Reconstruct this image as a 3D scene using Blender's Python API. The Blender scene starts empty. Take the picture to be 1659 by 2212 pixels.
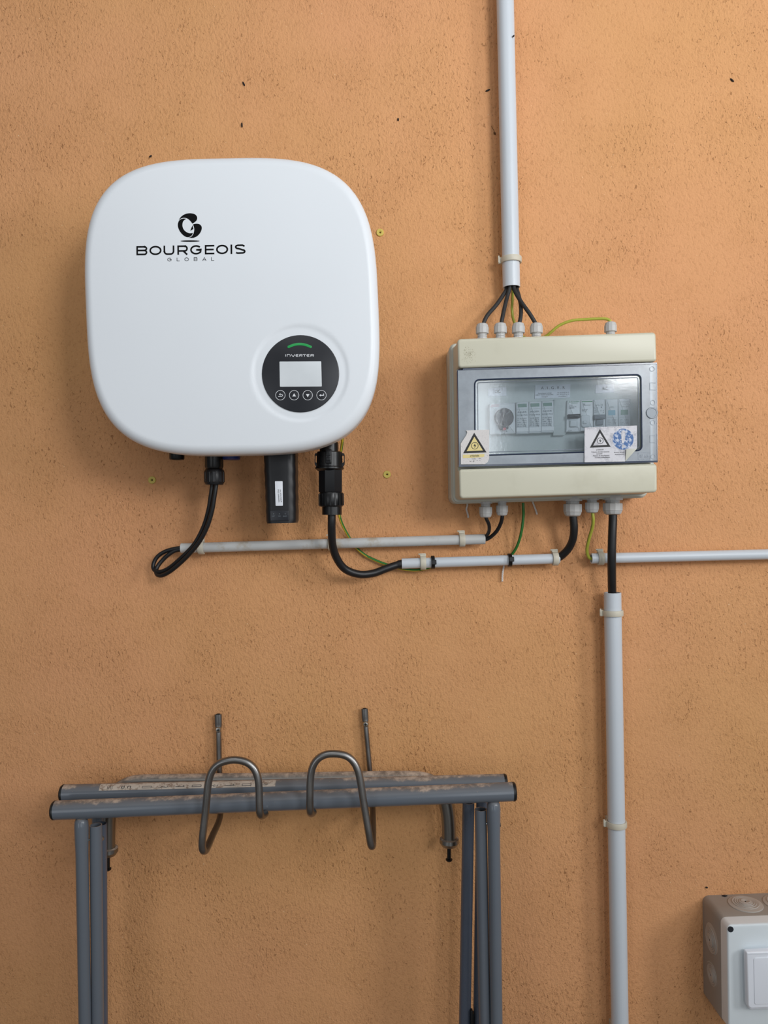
import bpy, bmesh, math, random
from mathutils import Vector, Matrix

# ------------------------------------------------------------------ camera, world, light, exposure
PI = math.pi
DIST, FPX, CAMZ, ROLL = 1.18, 1661.0, 1.35, 0.024
CR, SR = math.cos(ROLL), math.sin(ROLL)
scn = bpy.context.scene
COL = scn.collection
cd = bpy.data.cameras.new('camera'); cam = bpy.data.objects.new('camera', cd); COL.objects.link(cam)
cd.sensor_fit = 'HORIZONTAL'; cd.sensor_width = 36.0; cd.lens = 36.0 * FPX / 1659.0
cd.clip_start = 0.02
cam.matrix_world = Matrix(((CR, SR, 0, 0), (0, 0, -1, -DIST), (-SR, CR, 0, CAMZ), (0, 0, 0, 1)))
scn.camera = cam
w = bpy.data.worlds.new('world'); scn.world = w; w.use_nodes = True
bg = w.node_tree.nodes['Background']; bg.inputs[0].default_value = (0.93, 0.97, 1.0, 1); bg.inputs[1].default_value = 0.11
vs = scn.view_settings
vs.view_transform = 'Standard'; vs.look = 'None'; vs.gamma = 1.0; vs.use_curve_mapping = False; vs.exposure = 0.22


def area(name, loc, aim, sx, sy, watt, col, spread=180):
    l = bpy.data.lights.new(name, 'AREA'); l.shape = 'RECTANGLE'; l.size = sx; l.size_y = sy; l.energy = watt; l.color = col; l.spread = math.radians(spread)
    o = bpy.data.objects.new(name, l); COL.objects.link(o); o.location = loc
    o.rotation_euler = (Vector(aim) - Vector(loc)).to_track_quat('-Z', 'Y').to_euler()
    return o


area('window_daylight', (1.35, -2.4, 2.2), (0.15, 0, 2.05), 0.7, 0.6, 5.1, (0.98, 0.99, 1.0), 75)
area('top_fill', (-0.6, -1.9, 3.0), (-0.2, 0, 2.0), 1.4, 0.7, 6.0, (0.98, 0.99, 1.0))  # added lamp out of view, brightens the upper left of the wall
area('top_fill', (1.2, -1.6, 2.9), (0.2, 0, 2.0), 1.2, 0.7, 5.0, (0.98, 0.99, 1.0))  # second added overhead lamp, brightens the top from the right
area('doorway_daylight', (1.95, -3.4, 1.2), (0.0, 0, 1.25), 1.0, 2.0, 4, (0.86, 0.93, 1.0))
area('door_gap_daylight', (0.57, -3.4, 1.4), (0.57, 0, 1.4), 0.17, 1.9, 8, (0.90, 0.95, 1.0))
area('left_opening_daylight', (-1.75, -3.3, 1.15), (-0.4, 0, 1.2), 0.8, 1.6, 7, (0.92, 0.96, 1.0))
area('side_window_daylight', (2.3, -1.6, 1.9), (0.1, 0, 1.5), 0.45, 0.8, 17, (0.98, 0.99, 1.0))

# ------------------------------------------------------------------ helpers


def P(px, py, d):
    """point of the place seen at photo pixel (px, py) at depth d in front of the wall"""
    u, v = px - 829.5, py - 1106.0
    s = (DIST - d) / FPX
    return Vector(((u * CR - v * SR) * s, -d, CAMZ - (u * SR + v * CR) * s))


def S(d):
    return (DIST - d) / FPX


def lin(c):
    def f(x):
        x /= 255.0
        return x / 12.92 if x <= 0.04045 else ((x + 0.055) / 1.055) ** 2.4
    return tuple(f(x) for x in c) + (1.0,)


class MB:
    def __init__(s):
        s.v = []; s.f = []; s.m = []

    def add(s, vs_, fs, mat=0):
        b = len(s.v); s.v += [Vector(p) for p in vs_]
        for k, f in enumerate(fs):
            s.f.append([b + i for i in f]); s.m.append(mat[k] if isinstance(mat, list) else mat)
        return s

    def loft(s, rings, mat=0, cap0=True, cap1=True, closed=True):
        n = len(rings[0]); vs_ = [p for r in rings for p in r]; fs = []
        for a in range(len(rings) - 1):
            for i in range(n if closed else n - 1):
                j = (i + 1) % n
                fs.append((a * n + i, a * n + j, (a + 1) * n + j, (a + 1) * n + i))
        if cap0: fs.append(tuple(range(n))[::-1])
        if cap1: fs.append(tuple((len(rings) - 1) * n + i for i in range(n)))
        return s.add(vs_, fs, mat)

    def tube(s, pts, r, seg=14, caps=True, sector=None, squash=None):
        pts = [Vector(p) for p in pts]; n = len(pts)
        rs = r if isinstance(r, (list, tuple)) else [r] * n
        T = []
        for i in range(n):
            a = pts[max(i - 1, 0)]; b = pts[min(i + 1, n - 1)]
            T.append((b - a).normalized())
        ref = Vector((0, -1, 0))
        if abs(T[0].dot(ref)) > 0.9: ref = Vector((0, 0, 1))
        N = (ref - T[0] * ref.dot(T[0])).normalized()
        rings = []
        for i in range(n):
            N = (N - T[i] * N.dot(T[i])).normalized(); B = T[i].cross(N)
            rr = rs[i]
            q = squash[i] if squash else (1, 1)
            rings.append([pts[i] + N * rr * q[0] * math.cos(2 * PI * k / seg) + B * rr * q[1] * math.sin(2 * PI * k / seg) for k in range(seg)])
        b = len(s.f)
        s.loft(rings, 0, caps, caps)
        if sector:
            k0 = 0
            for a in range(n - 1):
                for i in range(seg):
                    s.m[b + k0] = sector(i, seg, a); k0 += 1
        return s

    def pipe(s, a, b, ro, ri, seg=28, mat=0):
        """hollow straight tube a -> b"""
        a, b = Vector(a), Vector(b); ax = b - a; L = ax.length
        return s.lathe(a, ax, [(ro, 0), (ro, L), (ri, L), (ri, 0)], seg, mat, closed_profile=True)

    def lathe(s, o, axis, prof, seg=24, mat=0, closed_profile=False, phase=0.0):
        o = Vector(o); ax = Vector(axis).normalized()
        ref = Vector((0, -1, 0)) if abs(ax.y) < 0.9 else Vector((0, 0, 1))
        N = (ref - ax * ref.dot(ax)).normalized(); B = ax.cross(N)
        rings = [[o + ax * h + (N * math.cos(2 * PI * (k + phase) / seg) + B * math.sin(2 * PI * (k + phase) / seg)) * max(r, 1e-6) for k in range(seg)] for r, h in prof]
        if closed_profile:
            return s.loft(rings + [rings[0]], mat, False, False)
        return s.loft(rings, mat, True, True)

    def box(s, c, ex, ey, ez, hx, hy, hz, mat=0, bev=0.0):
        """box at c with half sizes along the three directions; bev chamfers the edges across ez"""
        c = Vector(c); ex = Vector(ex).normalized(); ey = Vector(ey).normalized(); ez = Vector(ez).normalized()
        rings = []
        b = min(bev, hx * 0.9, hy * 0.9, hz * 0.9)
        lv = [(-hz, b), (-hz + b, 0), (hz - b, 0), (hz, b)] if b else [(-hz, 0), (hz, 0)]
        for z, i in lv:
            x, y = hx - i, hy - i
            if b:
                pts = [(-x + b, -y), (x - b, -y), (x, -y + b), (x, y - b), (x - b, y), (-x + b, y), (-x, y - b), (-x, -y + b)]
            else:
                pts = [(-x, -y), (x, -y), (x, y), (-x, y)]
            rings.append([c + ex * p[0] + ey * p[1] + ez * z for p in pts])
        return s.loft(rings, mat)

    def plate(s, poly, d0, d1, bev=0.0, mat=0, steps=3, taper=0.0):
        """solid of outline poly (pixels, read at depth d1) between depths d0 (back) and d1 (front)"""
        q = [P(x, y, d1) for x, y in poly]
        base = [(p.x, p.z) for p in q]
        rings = [[Vector((x, -d0, z)) for x, z in inset(base, -taper)]]
        if bev:
            for k in range(steps + 1):
                a = PI / 2 * k / steps
                rings.append([Vector((x, -(d1 - bev + bev * math.sin(a)), z)) for x, z in inset(base, bev * (1 - math.cos(a)))])
        else:
            rings.append([Vector((x, -d1, z)) for x, z in base])
        return s.loft(rings, mat)

    def flat(s, poly, d, mat=0, fn=None):
        q = [P(x, y, fn(x, y) if fn else d) for x, y in poly]
        return s.add(q, [tuple(range(len(q)))], mat)

    def ribbon(s, pts, wid, d, mat=0, fn=None, closed=False):
        """flat stroke along pixel points"""
        n = len(pts); L = []; R = []
        for i in range(n):
            if closed: a, b = pts[i - 1], pts[(i + 1) % n]
            else: a, b = pts[max(i - 1, 0)], pts[min(i + 1, n - 1)]
            tx, ty = b[0] - a[0], b[1] - a[1]; l = math.hypot(tx, ty) or 1
            nx, ny = -ty / l, tx / l
            m = 1.0
            if 0 < i < n - 1 or closed:
                c0 = pts[i - 1]; sx, sy = pts[i][0] - c0[0], pts[i][1] - c0[1]; l2 = math.hypot(sx, sy) or 1
                m = min(1.6, 1 / max(0.3, abs((sx * tx + sy * ty) / (l * l2))))
            h = wid / 2 * m
            L.append((pts[i][0] + nx * h, pts[i][1] + ny * h)); R.append((pts[i][0] - nx * h, pts[i][1] - ny * h))
        f = (lambda x, y: fn(x, y)) if fn else (lambda x, y: d)
        vs_ = [P(x, y, f(x, y)) for x, y in L + R]
        fs = [(i, (i + 1) % n, n + (i + 1) % n, n + i) for i in range(n if closed else n - 1)]
        return s.add(vs_, fs, mat)

    def text(s, body, bl, br, h, d, mat=0, fn=None):
        """lettering fitted between baseline points bl and br (pixels), h pixels tall"""
        vs_, fs = text_geo(body)
        if not vs_: return s
        x0 = min(v[0] for v in vs_); x1 = max(v[0] for v in vs_); y0 = 0.0; y1 = max(v[1] for v in vs_)
        dx, dy = br[0] - bl[0], br[1] - bl[1]; l = math.hypot(dx, dy); ux, uy = dy / l, -dx / l
        out = []
        for v in vs_:
            a = (v[0] - x0) / (x1 - x0); b = (v[1] - y0) / (y1 - y0) * h
            x, y = bl[0] + dx * a + ux * b, bl[1] + dy * a + uy * b
            out.append(P(x, y, fn(x, y) if fn else d))
        return s.add(out, fs, mat)


_tc = {}


def text_geo(body):
    if body in _tc: return _tc[body]
    cu = bpy.data.curves.new('lettering', 'FONT'); cu.body = body; cu.resolution_u = 3
    o = bpy.data.objects.new('lettering', cu); COL.objects.link(o)
    dg = bpy.context.evaluated_depsgraph_get()
    me = bpy.data.meshes.new_from_object(o.evaluated_get(dg))
    r = ([tuple(v.co) for v in me.vertices], [tuple(p.vertices) for p in me.polygons])
    bpy.data.objects.remove(o); bpy.data.meshes.remove(me); bpy.data.curves.remove(cu)
    _tc[body] = r
    return r


def inset(poly, a):
    if abs(a) < 1e-9: return list(poly)
    n = len(poly); ar = sum(poly[i][0] * poly[(i + 1) % n][1] - poly[(i + 1) % n][0] * poly[i][1] for i in range(n))
    sg = 1 if ar > 0 else -1
    out = []
    for i in range(n):
        p0, p1, p2 = poly[i - 1], poly[i], poly[(i + 1) % n]
        def nrm(a_, b_):
            dx, dy = b_[0] - a_[0], b_[1] - a_[1]; l = math.hypot(dx, dy) or 1e-9
            return (-dy / l * sg, dx / l * sg)
        n1, n2 = nrm(p0, p1), nrm(p1, p2)
        bx, by = n1[0] + n2[0], n1[1] + n2[1]; l = bx * bx + by * by
        k = 2 / l if l > 0.3 else 1
        out.append((p1[0] + bx * a * k, p1[1] + by * a * k))
    return out


def rr(c, r, n=5):
    """rounded quad from four corners"""
    out = []
    for i in range(4):
        p0, p1, p2 = Vector(c[i - 1]), Vector(c[i]), Vector(c[(i + 1) % 4])
        ra = r[i] if isinstance(r, (list, tuple)) else r
        a = (p0 - p1).normalized(); b = (p2 - p1).normalized()
        A, B = p1 + a * ra, p1 + b * ra; C = A + b * ra
        for k in range(n + 1):
            t = PI / 2 * k / n
            q = C - b * ra * math.cos(t) - a * ra * math.sin(t)
            out.append((q.x, q.y))
    return out


def rect(x0, y0, x1, y1, sl=0.0):
    """pixel rectangle whose horizontals rise by slope sl to the right"""
    dy = sl * (x1 - x0)
    return [(x0, y0), (x1, y0 + dy), (x1, y1 + dy), (x0, y1)]


def circ(cx, cy, r, n=24, ry=None):
    ry = ry or r
    return [(cx + r * math.cos(2 * PI * k / n), cy + ry * math.sin(2 * PI * k / n)) for k in range(n)]


def cat(pts, n=6, closed=False):
    """smooth curve through points of any dimension"""
    out = []; m = len(pts); pts = [tuple(p) for p in pts]
    for i in range(m if closed else m - 1):
        if closed: q = [pts[(i + k) % m] for k in (-1, 0, 1, 2)]
        else: q = [pts[max(i - 1, 0)], pts[i], pts[i + 1], pts[min(i + 2, m - 1)]]
        for k in range(n):
            t = k / n
            out.append(tuple(0.5 * (2 * b + (c - a) * t + (2 * a - 5 * b + 4 * c - e) * t * t + (3 * b - a - 3 * c + e) * t ** 3) for a, b, c, e in zip(*q)))
    if not closed: out.append(pts[-1])
    return out


def path(pts, n=6):
    """pixel/depth points -> smooth world path"""
    return [P(*p) for p in cat(pts, n)]


def wpos(o):
    v = Vector(o.location)
    while o.parent: o = o.parent; v += Vector(o.location)
    return v


def mk(name, mb, mats, org, ang=35):
    me = bpy.data.meshes.new(name)
    me.from_pydata([tuple(p - org) for p in mb.v], [], mb.f)
    for m in (mats if isinstance(mats, (list, tuple)) else [mats]): me.materials.append(m)
    me.polygons.foreach_set('material_index', mb.m)
    bm = bmesh.new(); bm.from_mesh(me); bmesh.ops.recalc_face_normals(bm, faces=bm.faces); bm.to_mesh(me); bm.free()
    me.polygons.foreach_set('use_smooth', [True] * len(me.polygons))
    me.set_sharp_from_angle(angle=math.radians(ang))
    o = bpy.data.objects.new(name, me); COL.objects.link(o)
    return o


def thing(name, label, catg, loc, group=None):
    o = bpy.data.objects.new(name, None); o.empty_display_size = 0.02; COL.objects.link(o); o.location = loc
    o['label'] = label; o['category'] = catg
    if group: o['group'] = group
    return o


def part(name, mb, mats, parent, label=None, ang=35, kind=None):
    o = mk(name, mb, mats, wpos(parent), ang); o.parent = parent
    if label: o['label'] = label
    if kind: o['kind'] = kind
    return o


def solo(name, mb, mats, label, catg, group=None, ang=35):
    n = len(mb.v); c = Vector((sum(p.x for p in mb.v) / n, sum(p.y for p in mb.v) / n, min(p.z for p in mb.v)))
    o = mk(name, mb, mats, c, ang); o.location = c
    o['label'] = label; o['category'] = catg
    if group: o['group'] = group
    return o


# ------------------------------------------------------------------ materials
def nodes(m):
    m.use_nodes = True; nt = m.node_tree
    return nt, nt.nodes, nt.links, nt.nodes['Principled BSDF']


def pr(name, c, rough=0.5, metal=0.0, var=0.06, scale=30.0, bump=0.0, spec=0.5, rvar=0.08, emit=0.0):
    m = bpy.data.materials.new(name); nt, N, L, B = nodes(m)
    tc = N.new('ShaderNodeTexCoord'); nz = N.new('ShaderNodeTexNoise'); nz.inputs['Scale'].default_value = scale; nz.inputs['Detail'].default_value = 4
    L.new(tc.outputs['Object'], nz.inputs['Vector'])
    mx = N.new('ShaderNodeMix'); mx.data_type = 'RGBA'; l = lin(c)
    mx.inputs[6].default_value = tuple(x * (1 - var) for x in l[:3]) + (1,); mx.inputs[7].default_value = tuple(min(1, x * (1 + var)) for x in l[:3]) + (1,)
    L.new(nz.outputs['Fac'], mx.inputs[0]); L.new(mx.outputs[2], B.inputs['Base Color'])
    mr = N.new('ShaderNodeMapRange'); mr.inputs[3].default_value = max(0.02, rough - rvar); mr.inputs[4].default_value = min(1, rough + rvar)
    L.new(nz.outputs['Fac'], mr.inputs[0]); L.new(mr.outputs[0], B.inputs['Roughness'])
    B.inputs['Metallic'].default_value = metal; B.inputs['Specular IOR Level'].default_value = spec
    if emit:
        B.inputs['Emission Color'].default_value = l; B.inputs['Emission Strength'].default_value = emit
    if bump:
        n2 = N.new('ShaderNodeTexNoise'); n2.inputs['Scale'].default_value = scale * 25; L.new(tc.outputs['Object'], n2.inputs['Vector'])
        bp = N.new('ShaderNodeBump'); bp.inputs['Strength'].default_value = bump; bp.inputs['Distance'].default_value = 0.0005
        L.new(n2.outputs['Fac'], bp.inputs['Height']); L.new(bp.outputs[0], B.inputs['Normal'])
    return m


def thr(N, L, src, lo, hi, a=0.0, b=1.0):
    r = N.new('ShaderNodeMapRange'); r.interpolation_type = 'SMOOTHSTEP'
    r.inputs[1].default_value = lo; r.inputs[2].default_value = hi; r.inputs[3].default_value = a; r.inputs[4].default_value = b
    L.new(src, r.inputs[0]); return r.outputs[0]


def math_(N, L, op, a, b):
    n = N.new('ShaderNodeMath'); n.operation = op
    for k, x in enumerate((a, b)):
        if isinstance(x, (int, float)): n.inputs[k].default_value = x
        else: L.new(x, n.inputs[k])
    return n.outputs[0]


def noise(N, L, vec, scale, detail=4, rough=0.5, dist=0.0):
    n = N.new('ShaderNodeTexNoise'); n.inputs['Scale'].default_value = scale; n.inputs['Detail'].default_value = detail
    n.inputs['Roughness'].default_value = rough; n.inputs['Distortion'].default_value = dist
    L.new(vec, n.inputs['Vector']); return n.outputs['Fac']


def mixc(N, L, fac, a, b):
    m = N.new('ShaderNodeMix'); m.data_type = 'RGBA'
    if isinstance(fac, (int, float)): m.inputs[0].default_value = fac
    else: L.new(fac, m.inputs[0])
    for k, x in ((6, a), (7, b)):
        if isinstance(x, tuple): m.inputs[k].default_value = x
        else: L.new(x, m.inputs[k])
    return m.outputs[2]


def wall_mat():
    m = bpy.data.materials.new('orange_render'); nt, N, L, B = nodes(m)
    tc = N.new('ShaderNodeTexCoord'); v = tc.outputs['Object']
    mp = N.new('ShaderNodeMapping'); mp.inputs['Rotation'].default_value = (0, 0.5, 0); mp.inputs['Scale'].default_value = (1.0, 1.0, 0.6); L.new(v, mp.inputs[0]); va = mp.outputs[0]
    mp2 = N.new('ShaderNodeMapping'); mp2.inputs['Rotation'].default_value = (0, -0.6, 0); mp2.inputs['Scale'].default_value = (1.0, 1.0, 0.42); L.new(v, mp2.inputs[0]); vb = mp2.outputs[0]
    big = noise(N, L, v, 1.6, 3); mid = noise(N, L, v, 9, 5, 0.6); fine = noise(N, L, va, 230, 3, 0.6, 0.4)
    grain = noise(N, L, v, 420, 2, 0.5)
    area_ = noise(N, L, v, 4.5, 3, 0.6)
    # small drag pits left by the trowel, in clusters, and a few longer scratches
    pit = noise(N, L, va, 290, 2, 0.5, 0.8); pitm = thr(N, L, pit, 0.64, 0.71)
    pit2 = noise(N, L, vb, 330, 2, 0.5, 0.6); pitm2 = thr(N, L, pit2, 0.65, 0.72)
    scr = noise(N, L, vb, 150, 2, 0.5, 1.6); scm = math_(N, L, 'MULTIPLY', thr(N, L, scr, 0.70, 0.74), thr(N, L, mid, 0.52, 0.62))
    pm = math_(N, L, 'MAXIMUM', math_(N, L, 'MULTIPLY', pitm, thr(N, L, area_, 0.36, 0.60)), math_(N, L, 'MULTIPLY', pitm2, thr(N, L, mid, 0.42, 0.62)))
    pm = math_(N, L, 'MAXIMUM', pm, scm)
    c = mixc(N, L, thr(N, L, big, 0.3, 0.7), lin((217, 163, 110)), lin((221, 161, 116)))
    c = mixc(N, L, math_(N, L, 'MULTIPLY', thr(N, L, mid, 0.35, 0.75), 0.35), c, lin((202, 146, 96)))
    c = mixc(N, L, math_(N, L, 'MULTIPLY', pm, 0.55), c, lin((126, 78, 42)))
    c = mixc(N, L, math_(N, L, 'MULTIPLY', thr(N, L, fine, 0.25, 0.5, 1.0, 0.0), 0.30), c, lin((166, 112, 68)))
    spk = noise(N, L, v, 330, 0); c = mixc(N, L, math_(N, L, 'MULTIPLY', thr(N, L, spk, 0.83, 0.86), 0.6), c, lin((240, 208, 168)))
    L.new(c, B.inputs['Base Color'])
    B.inputs['Roughness'].default_value = 0.9; B.inputs['Specular IOR Level'].default_value = 0.2
    amp = thr(N, L, area_, 0.3, 0.7, 0.55, 1.0)
    h = math_(N, L, 'ADD', math_(N, L, 'MULTIPLY', math_(N, L, 'MULTIPLY', fine, amp), 0.0029), math_(N, L, 'MULTIPLY', mid, 0.004))
    h = math_(N, L, 'ADD', h, math_(N, L, 'MULTIPLY', grain, 0.0010))
    h = math_(N, L, 'SUBTRACT', h, math_(N, L, 'MULTIPLY', pm, 0.0007))
    bp = N.new('ShaderNodeBump'); bp.inputs['Strength'].default_value = 0.8; bp.inputs['Distance'].default_value = 1.0
    L.new(h, bp.inputs['Height']); L.new(bp.outputs[0], B.inputs['Normal'])
    return m


def dusty(name, c, rough, metal, lo, hi, amt):
    """painted or bare metal with loose dust lying on its upward faces"""
    m = bpy.data.materials.new(name); nt, N, L, B = nodes(m)
    tc = N.new('ShaderNodeTexCoord'); v = tc.outputs['Object']
    g = N.new('ShaderNodeNewGeometry'); sx = N.new('ShaderNodeSeparateXYZ'); L.new(g.outputs['Normal'], sx.inputs[0])
    n1 = noise(N, L, v, 60, 6, 0.7); n2 = noise(N, L, v, 9, 2); n3 = noise(N, L, v, 500, 2)
    up = math_(N, L, 'ADD', sx.outputs['Z'], math_(N, L, 'MULTIPLY', math_(N, L, 'SUBTRACT', n1, 0.5), 0.75))
    up = math_(N, L, 'ADD', up, math_(N, L, 'MULTIPLY', math_(N, L, 'SUBTRACT', n2, 0.5), 0.8))
    f = math_(N, L, 'MULTIPLY', thr(N, L, up, lo, hi), amt)
    thin = math_(N, L, 'MULTIPLY', thr(N, L, sx.outputs['Z'], 0.1, 0.9), 0.35 * min(1, amt))
    sp = math_(N, L, 'MULTIPLY', thr(N, L, n3, 0.72, 0.76), thr(N, L, sx.outputs['Z'], 0.0, 0.5))
    base = mixc(N, L, thin, mixc(N, L, math_(N, L, 'MULTIPLY', n1, 0.25), lin(c), tuple(x * 0.75 for x in lin(c)[:3]) + (1,)), lin((122, 112, 102)))
    tot = math_(N, L, 'MAXIMUM', f, sp)
    L.new(mixc(N, L, tot, base, mixc(N, L, thr(N, L, n1, .35, .65), lin((122, 108, 96)), lin((194, 174, 156)))), B.inputs['Base Color'])
    L.new(thr(N, L, math_(N, L, 'MAXIMUM', tot, thin), 0.0, 0.6, rough, 0.95), B.inputs['Roughness'])
    mt = thr(N, L, tot, 0.0, 0.5, metal, 0.0); L.new(mt, B.inputs['Metallic'])
    bp = N.new('ShaderNodeBump'); bp.inputs['Strength'].default_value = 0.5; bp.inputs['Distance'].default_value = 0.001
    L.new(math_(N, L, 'MULTIPLY', tot, n1), bp.inputs['Height']); L.new(bp.outputs[0], B.inputs['Normal'])
    return m


def clear(name, tint, trans, diff, rough, gl, bump=0.0, scale=90):
    """tinted transparent plastic: light passes, surface scatters a little and shines"""
    m = bpy.data.materials.new(name); nt, N, L, B = nodes(m); out = N['Material Output']
    t = N.new('ShaderNodeBsdfTransparent'); t.inputs[0].default_value = lin(tint)
    d = N.new('ShaderNodeBsdfDiffuse'); g = N.new('ShaderNodeBsdfGlossy'); g.inputs['Roughness'].default_value = rough
    g.inputs[0].default_value = (1, 1, 1, 1)
    tc = N.new('ShaderNodeTexCoord'); n = noise(N, L, tc.outputs['Object'], scale, 5, 0.65)
    L.new(mixc(N, L, n, lin(tuple(x * 0.86 for x in diff)), lin(diff)), d.inputs[0])
    a = N.new('ShaderNodeMixShader'); L.new(thr(N, L, n, 0.2, 0.8, max(0, 1 - trans - 0.05), 1 - trans + 0.05), a.inputs[0]); L.new(t.outputs[0], a.inputs[1]); L.new(d.outputs[0], a.inputs[2])
    fr = N.new('ShaderNodeFresnel'); fr.inputs[0].default_value = 1.5
    b = N.new('ShaderNodeMixShader'); L.new(math_(N, L, 'MULTIPLY', fr.outputs[0], gl), b.inputs[0]); L.new(a.outputs[0], b.inputs[1]); L.new(g.outputs[0], b.inputs[2])
    L.new(b.outputs[0], out.inputs[0])
    if bump:
        bp = N.new('ShaderNodeBump'); bp.inputs['Strength'].default_value = bump; bp.inputs['Distance'].default_value = 0.001
        L.new(noise(N, L, tc.outputs['Object'], scale * 4, 2), bp.inputs['Height']); L.new(bp.outputs[0], g.inputs['Normal'])
    return m


def worn(name, c, under, lo, hi, scale, rough=0.6):
    """printed colour flaking off over the paper beneath"""
    m = bpy.data.materials.new(name); nt, N, L, B = nodes(m)
    tc = N.new('ShaderNodeTexCoord'); n = noise(N, L, tc.outputs['Object'], scale, 5, 0.7)
    L.new(mixc(N, L, thr(N, L, n, lo, hi), lin(c), lin(under)), B.inputs['Base Color']); B.inputs['Roughness'].default_value = rough
    return m


M = {}
M['wall'] = wall_mat()
M['floor'] = pr('concrete_floor', (128, 122, 114), 0.85, var=0.15, scale=6)
M['conduit'] = pr('grey_conduit', (204, 211, 218), 0.36, var=0.03, scale=14)
M['conduit_old'] = worn('dirty_conduit', (198, 199, 198), (176, 164, 146), 0.5, 0.72, 30, 0.42)
M['clip'] = pr('cream_clip', (205, 199, 182), 0.5, var=0.08, scale=60)
M['gland'] = pr('light_grey_nylon', (188, 188, 187), 0.5, var=0.06, scale=90)
M['black'] = pr('black_sheath', (24, 24, 26), 0.42, var=0.25, scale=60)
M['black_dusty'] = pr('dusty_black_sheath', (40, 40, 41), 0.6, var=0.35, scale=120)
M['black_pl'] = pr('black_plastic', (15, 15, 17), 0.35, var=0.2, scale=40)
M['black_mt'] = pr('black_satin', (17, 18, 22), 0.42, var=0.15, scale=20)
M['green'] = pr('green_insulation', (38, 108, 40), 0.4, var=0.1)
M['yellow'] = pr('yellow_insulation', (205, 180, 52), 0.4, var=0.1)
M['yelgreen'] = pr('yellow_green_insulation', (172, 176, 66), 0.42, var=0.1)
M['midgreen'] = pr('faded_green_insulation', (108, 138, 50), 0.42, var=0.1)
M['white'] = pr('white_coated_metal', (232, 237, 242), 0.34, var=0.012, scale=8, bump=0.10, spec=0.4)
M['chassis'] = pr('grey_chassis', (110, 112, 115), 0.5)
M['panel'] = pr('dark_panel', (33, 35, 41), 0.33, var=0.03)
M['ink'] = pr('black_ink', (10, 10, 12), 0.7, var=0.02, spec=0.15)
M['whiteink'] = pr('white_print', (225, 228, 232), 0.5, var=0.02)
M['lcd'] = pr('grey_display', (222, 228, 232), 0.22, var=0.10, scale=28, spec=0.9)  # base colour raised to stand in for a bright reflection
M['led'] = pr('green_lens', (38, 150, 78), 0.3, var=0.06, emit=0.12)
M['blue_cap'] = pr('blue_plastic', (25, 48, 120), 0.4)
M['cream'] = worn('cream_plastic', (206, 203, 183), (190, 186, 164), 0.48, 0.8, 7, 0.38)
M['body'] = pr('beige_grey_plastic', (196, 196, 184), 0.45, var=0.04)
M['inner'] = pr('inner_grey', (204, 212, 210), 0.5, var=0.03)
M['dev'] = pr('device_white', (226, 231, 233), 0.45, var=0.02)
M['devw'] = pr('device_bright_white', (242, 245, 246), 0.4, var=0.02)
M['dark_grey'] = pr('dark_grey_plastic', (32, 37, 44), 0.4)
M['mid_grey'] = pr('mid_grey_plastic', (120, 130, 138), 0.45)
M['red'] = pr('red_plastic', (200, 70, 75), 0.5)
M['redink'] = pr('red_print', (205, 110, 115), 0.6)
M['greenink'] = pr('green_print', (44, 140, 84), 0.6)
M['lcdgreen'] = pr('green_window', (112, 150, 134), 0.4)
M['lcdblue'] = pr('blue_window', (120, 178, 198), 0.4)
M['greyink'] = pr('grey_print', (116, 124, 130), 0.6)
M['paper'] = pr('label_paper', (236, 240, 247), 0.6, var=0.02)
M['pane'] = clear('clear_smoked_pane', (226, 233, 238), 0.90, (206, 216, 224), 0.10, 1.6, 0.03, 60)  # pale diffuse share paints a veil of reflected light over the devices
M['rim'] = clear('frosted_rim', (194, 204, 216), 0.45, (184, 194, 206), 0.30, 1.5, 0.05, 50)
M['edge'] = clear('dark_pane_edge', (70, 84, 112), 0.25, (58, 70, 96), 0.2, 1.2)
M['stick'] = worn('speckled_sticker', (216, 212, 210), (120, 116, 114), 0.60, 0.66, 1100, 0.6)
M['stick2'] = worn('faded_foil_sticker', (208, 207, 212), (160, 160, 168), 0.46, 0.7, 70, 0.42)
M['warn'] = worn('faded_yellow', (226, 208, 142), (204, 192, 160), 0.62, 0.72, 200)
M['signblack'] = worn('sign_black', (28, 28, 30), (150, 148, 148), 0.74, 0.78, 260)
M['signblue'] = worn('flaking_blue', (70, 108, 162), (196, 204, 220), 0.49, 0.56, 230)
M['signink'] = worn('flaking_black', (36, 36, 40), (190, 190, 194), 0.62, 0.68, 300)
M['plug'] = pr('yellow_wall_plug', (212, 190, 92), 0.5, var=0.12, scale=200)
M['hole'] = pr('dark_hole', (20, 15, 10), 0.9)
M['string'] = pr('white_string', (232, 228, 224), 0.8, var=0.2, scale=300)
M['steel'] = pr('dull_steel', (146, 144, 142), 0.36, metal=1.0, var=0.18, scale=40, rvar=0.1)
M['galv'] = dusty('galvanised_tube', (150, 148, 144), 0.34, 1.0, 0.5, 0.95, 1.0)
M['screw'] = pr('zinc_screw', (176, 174, 168), 0.3, metal=1.0)
M['paint'] = dusty('grey_blue_paint', (104, 111, 120), 0.24, 0.0, 0.80, 1.05, 0.9)
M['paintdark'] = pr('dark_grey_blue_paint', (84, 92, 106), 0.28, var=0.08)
M['endcap'] = pr('black_end_cap', (16, 20, 22), 0.4)
M['strip'] = worn('dusty_instruction_strip', (196, 184, 170), (142, 122, 106), 0.5, 0.62, 90, 0.8)
M['jbox'] = pr('junction_grey', (226, 234, 238), 0.42, var=0.03, bump=0.1)
M['jbody'] = pr('shaded_junction_body', (152, 143, 134), 0.6, var=0.06)  # darker than the lid: shade of the side faces and dust in the colour
M['switch'] = pr('switch_white', (240, 244, 252), 0.3, var=0.01)
M['speck'] = pr('black_speck', (16, 10, 12), 0.7)

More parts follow.
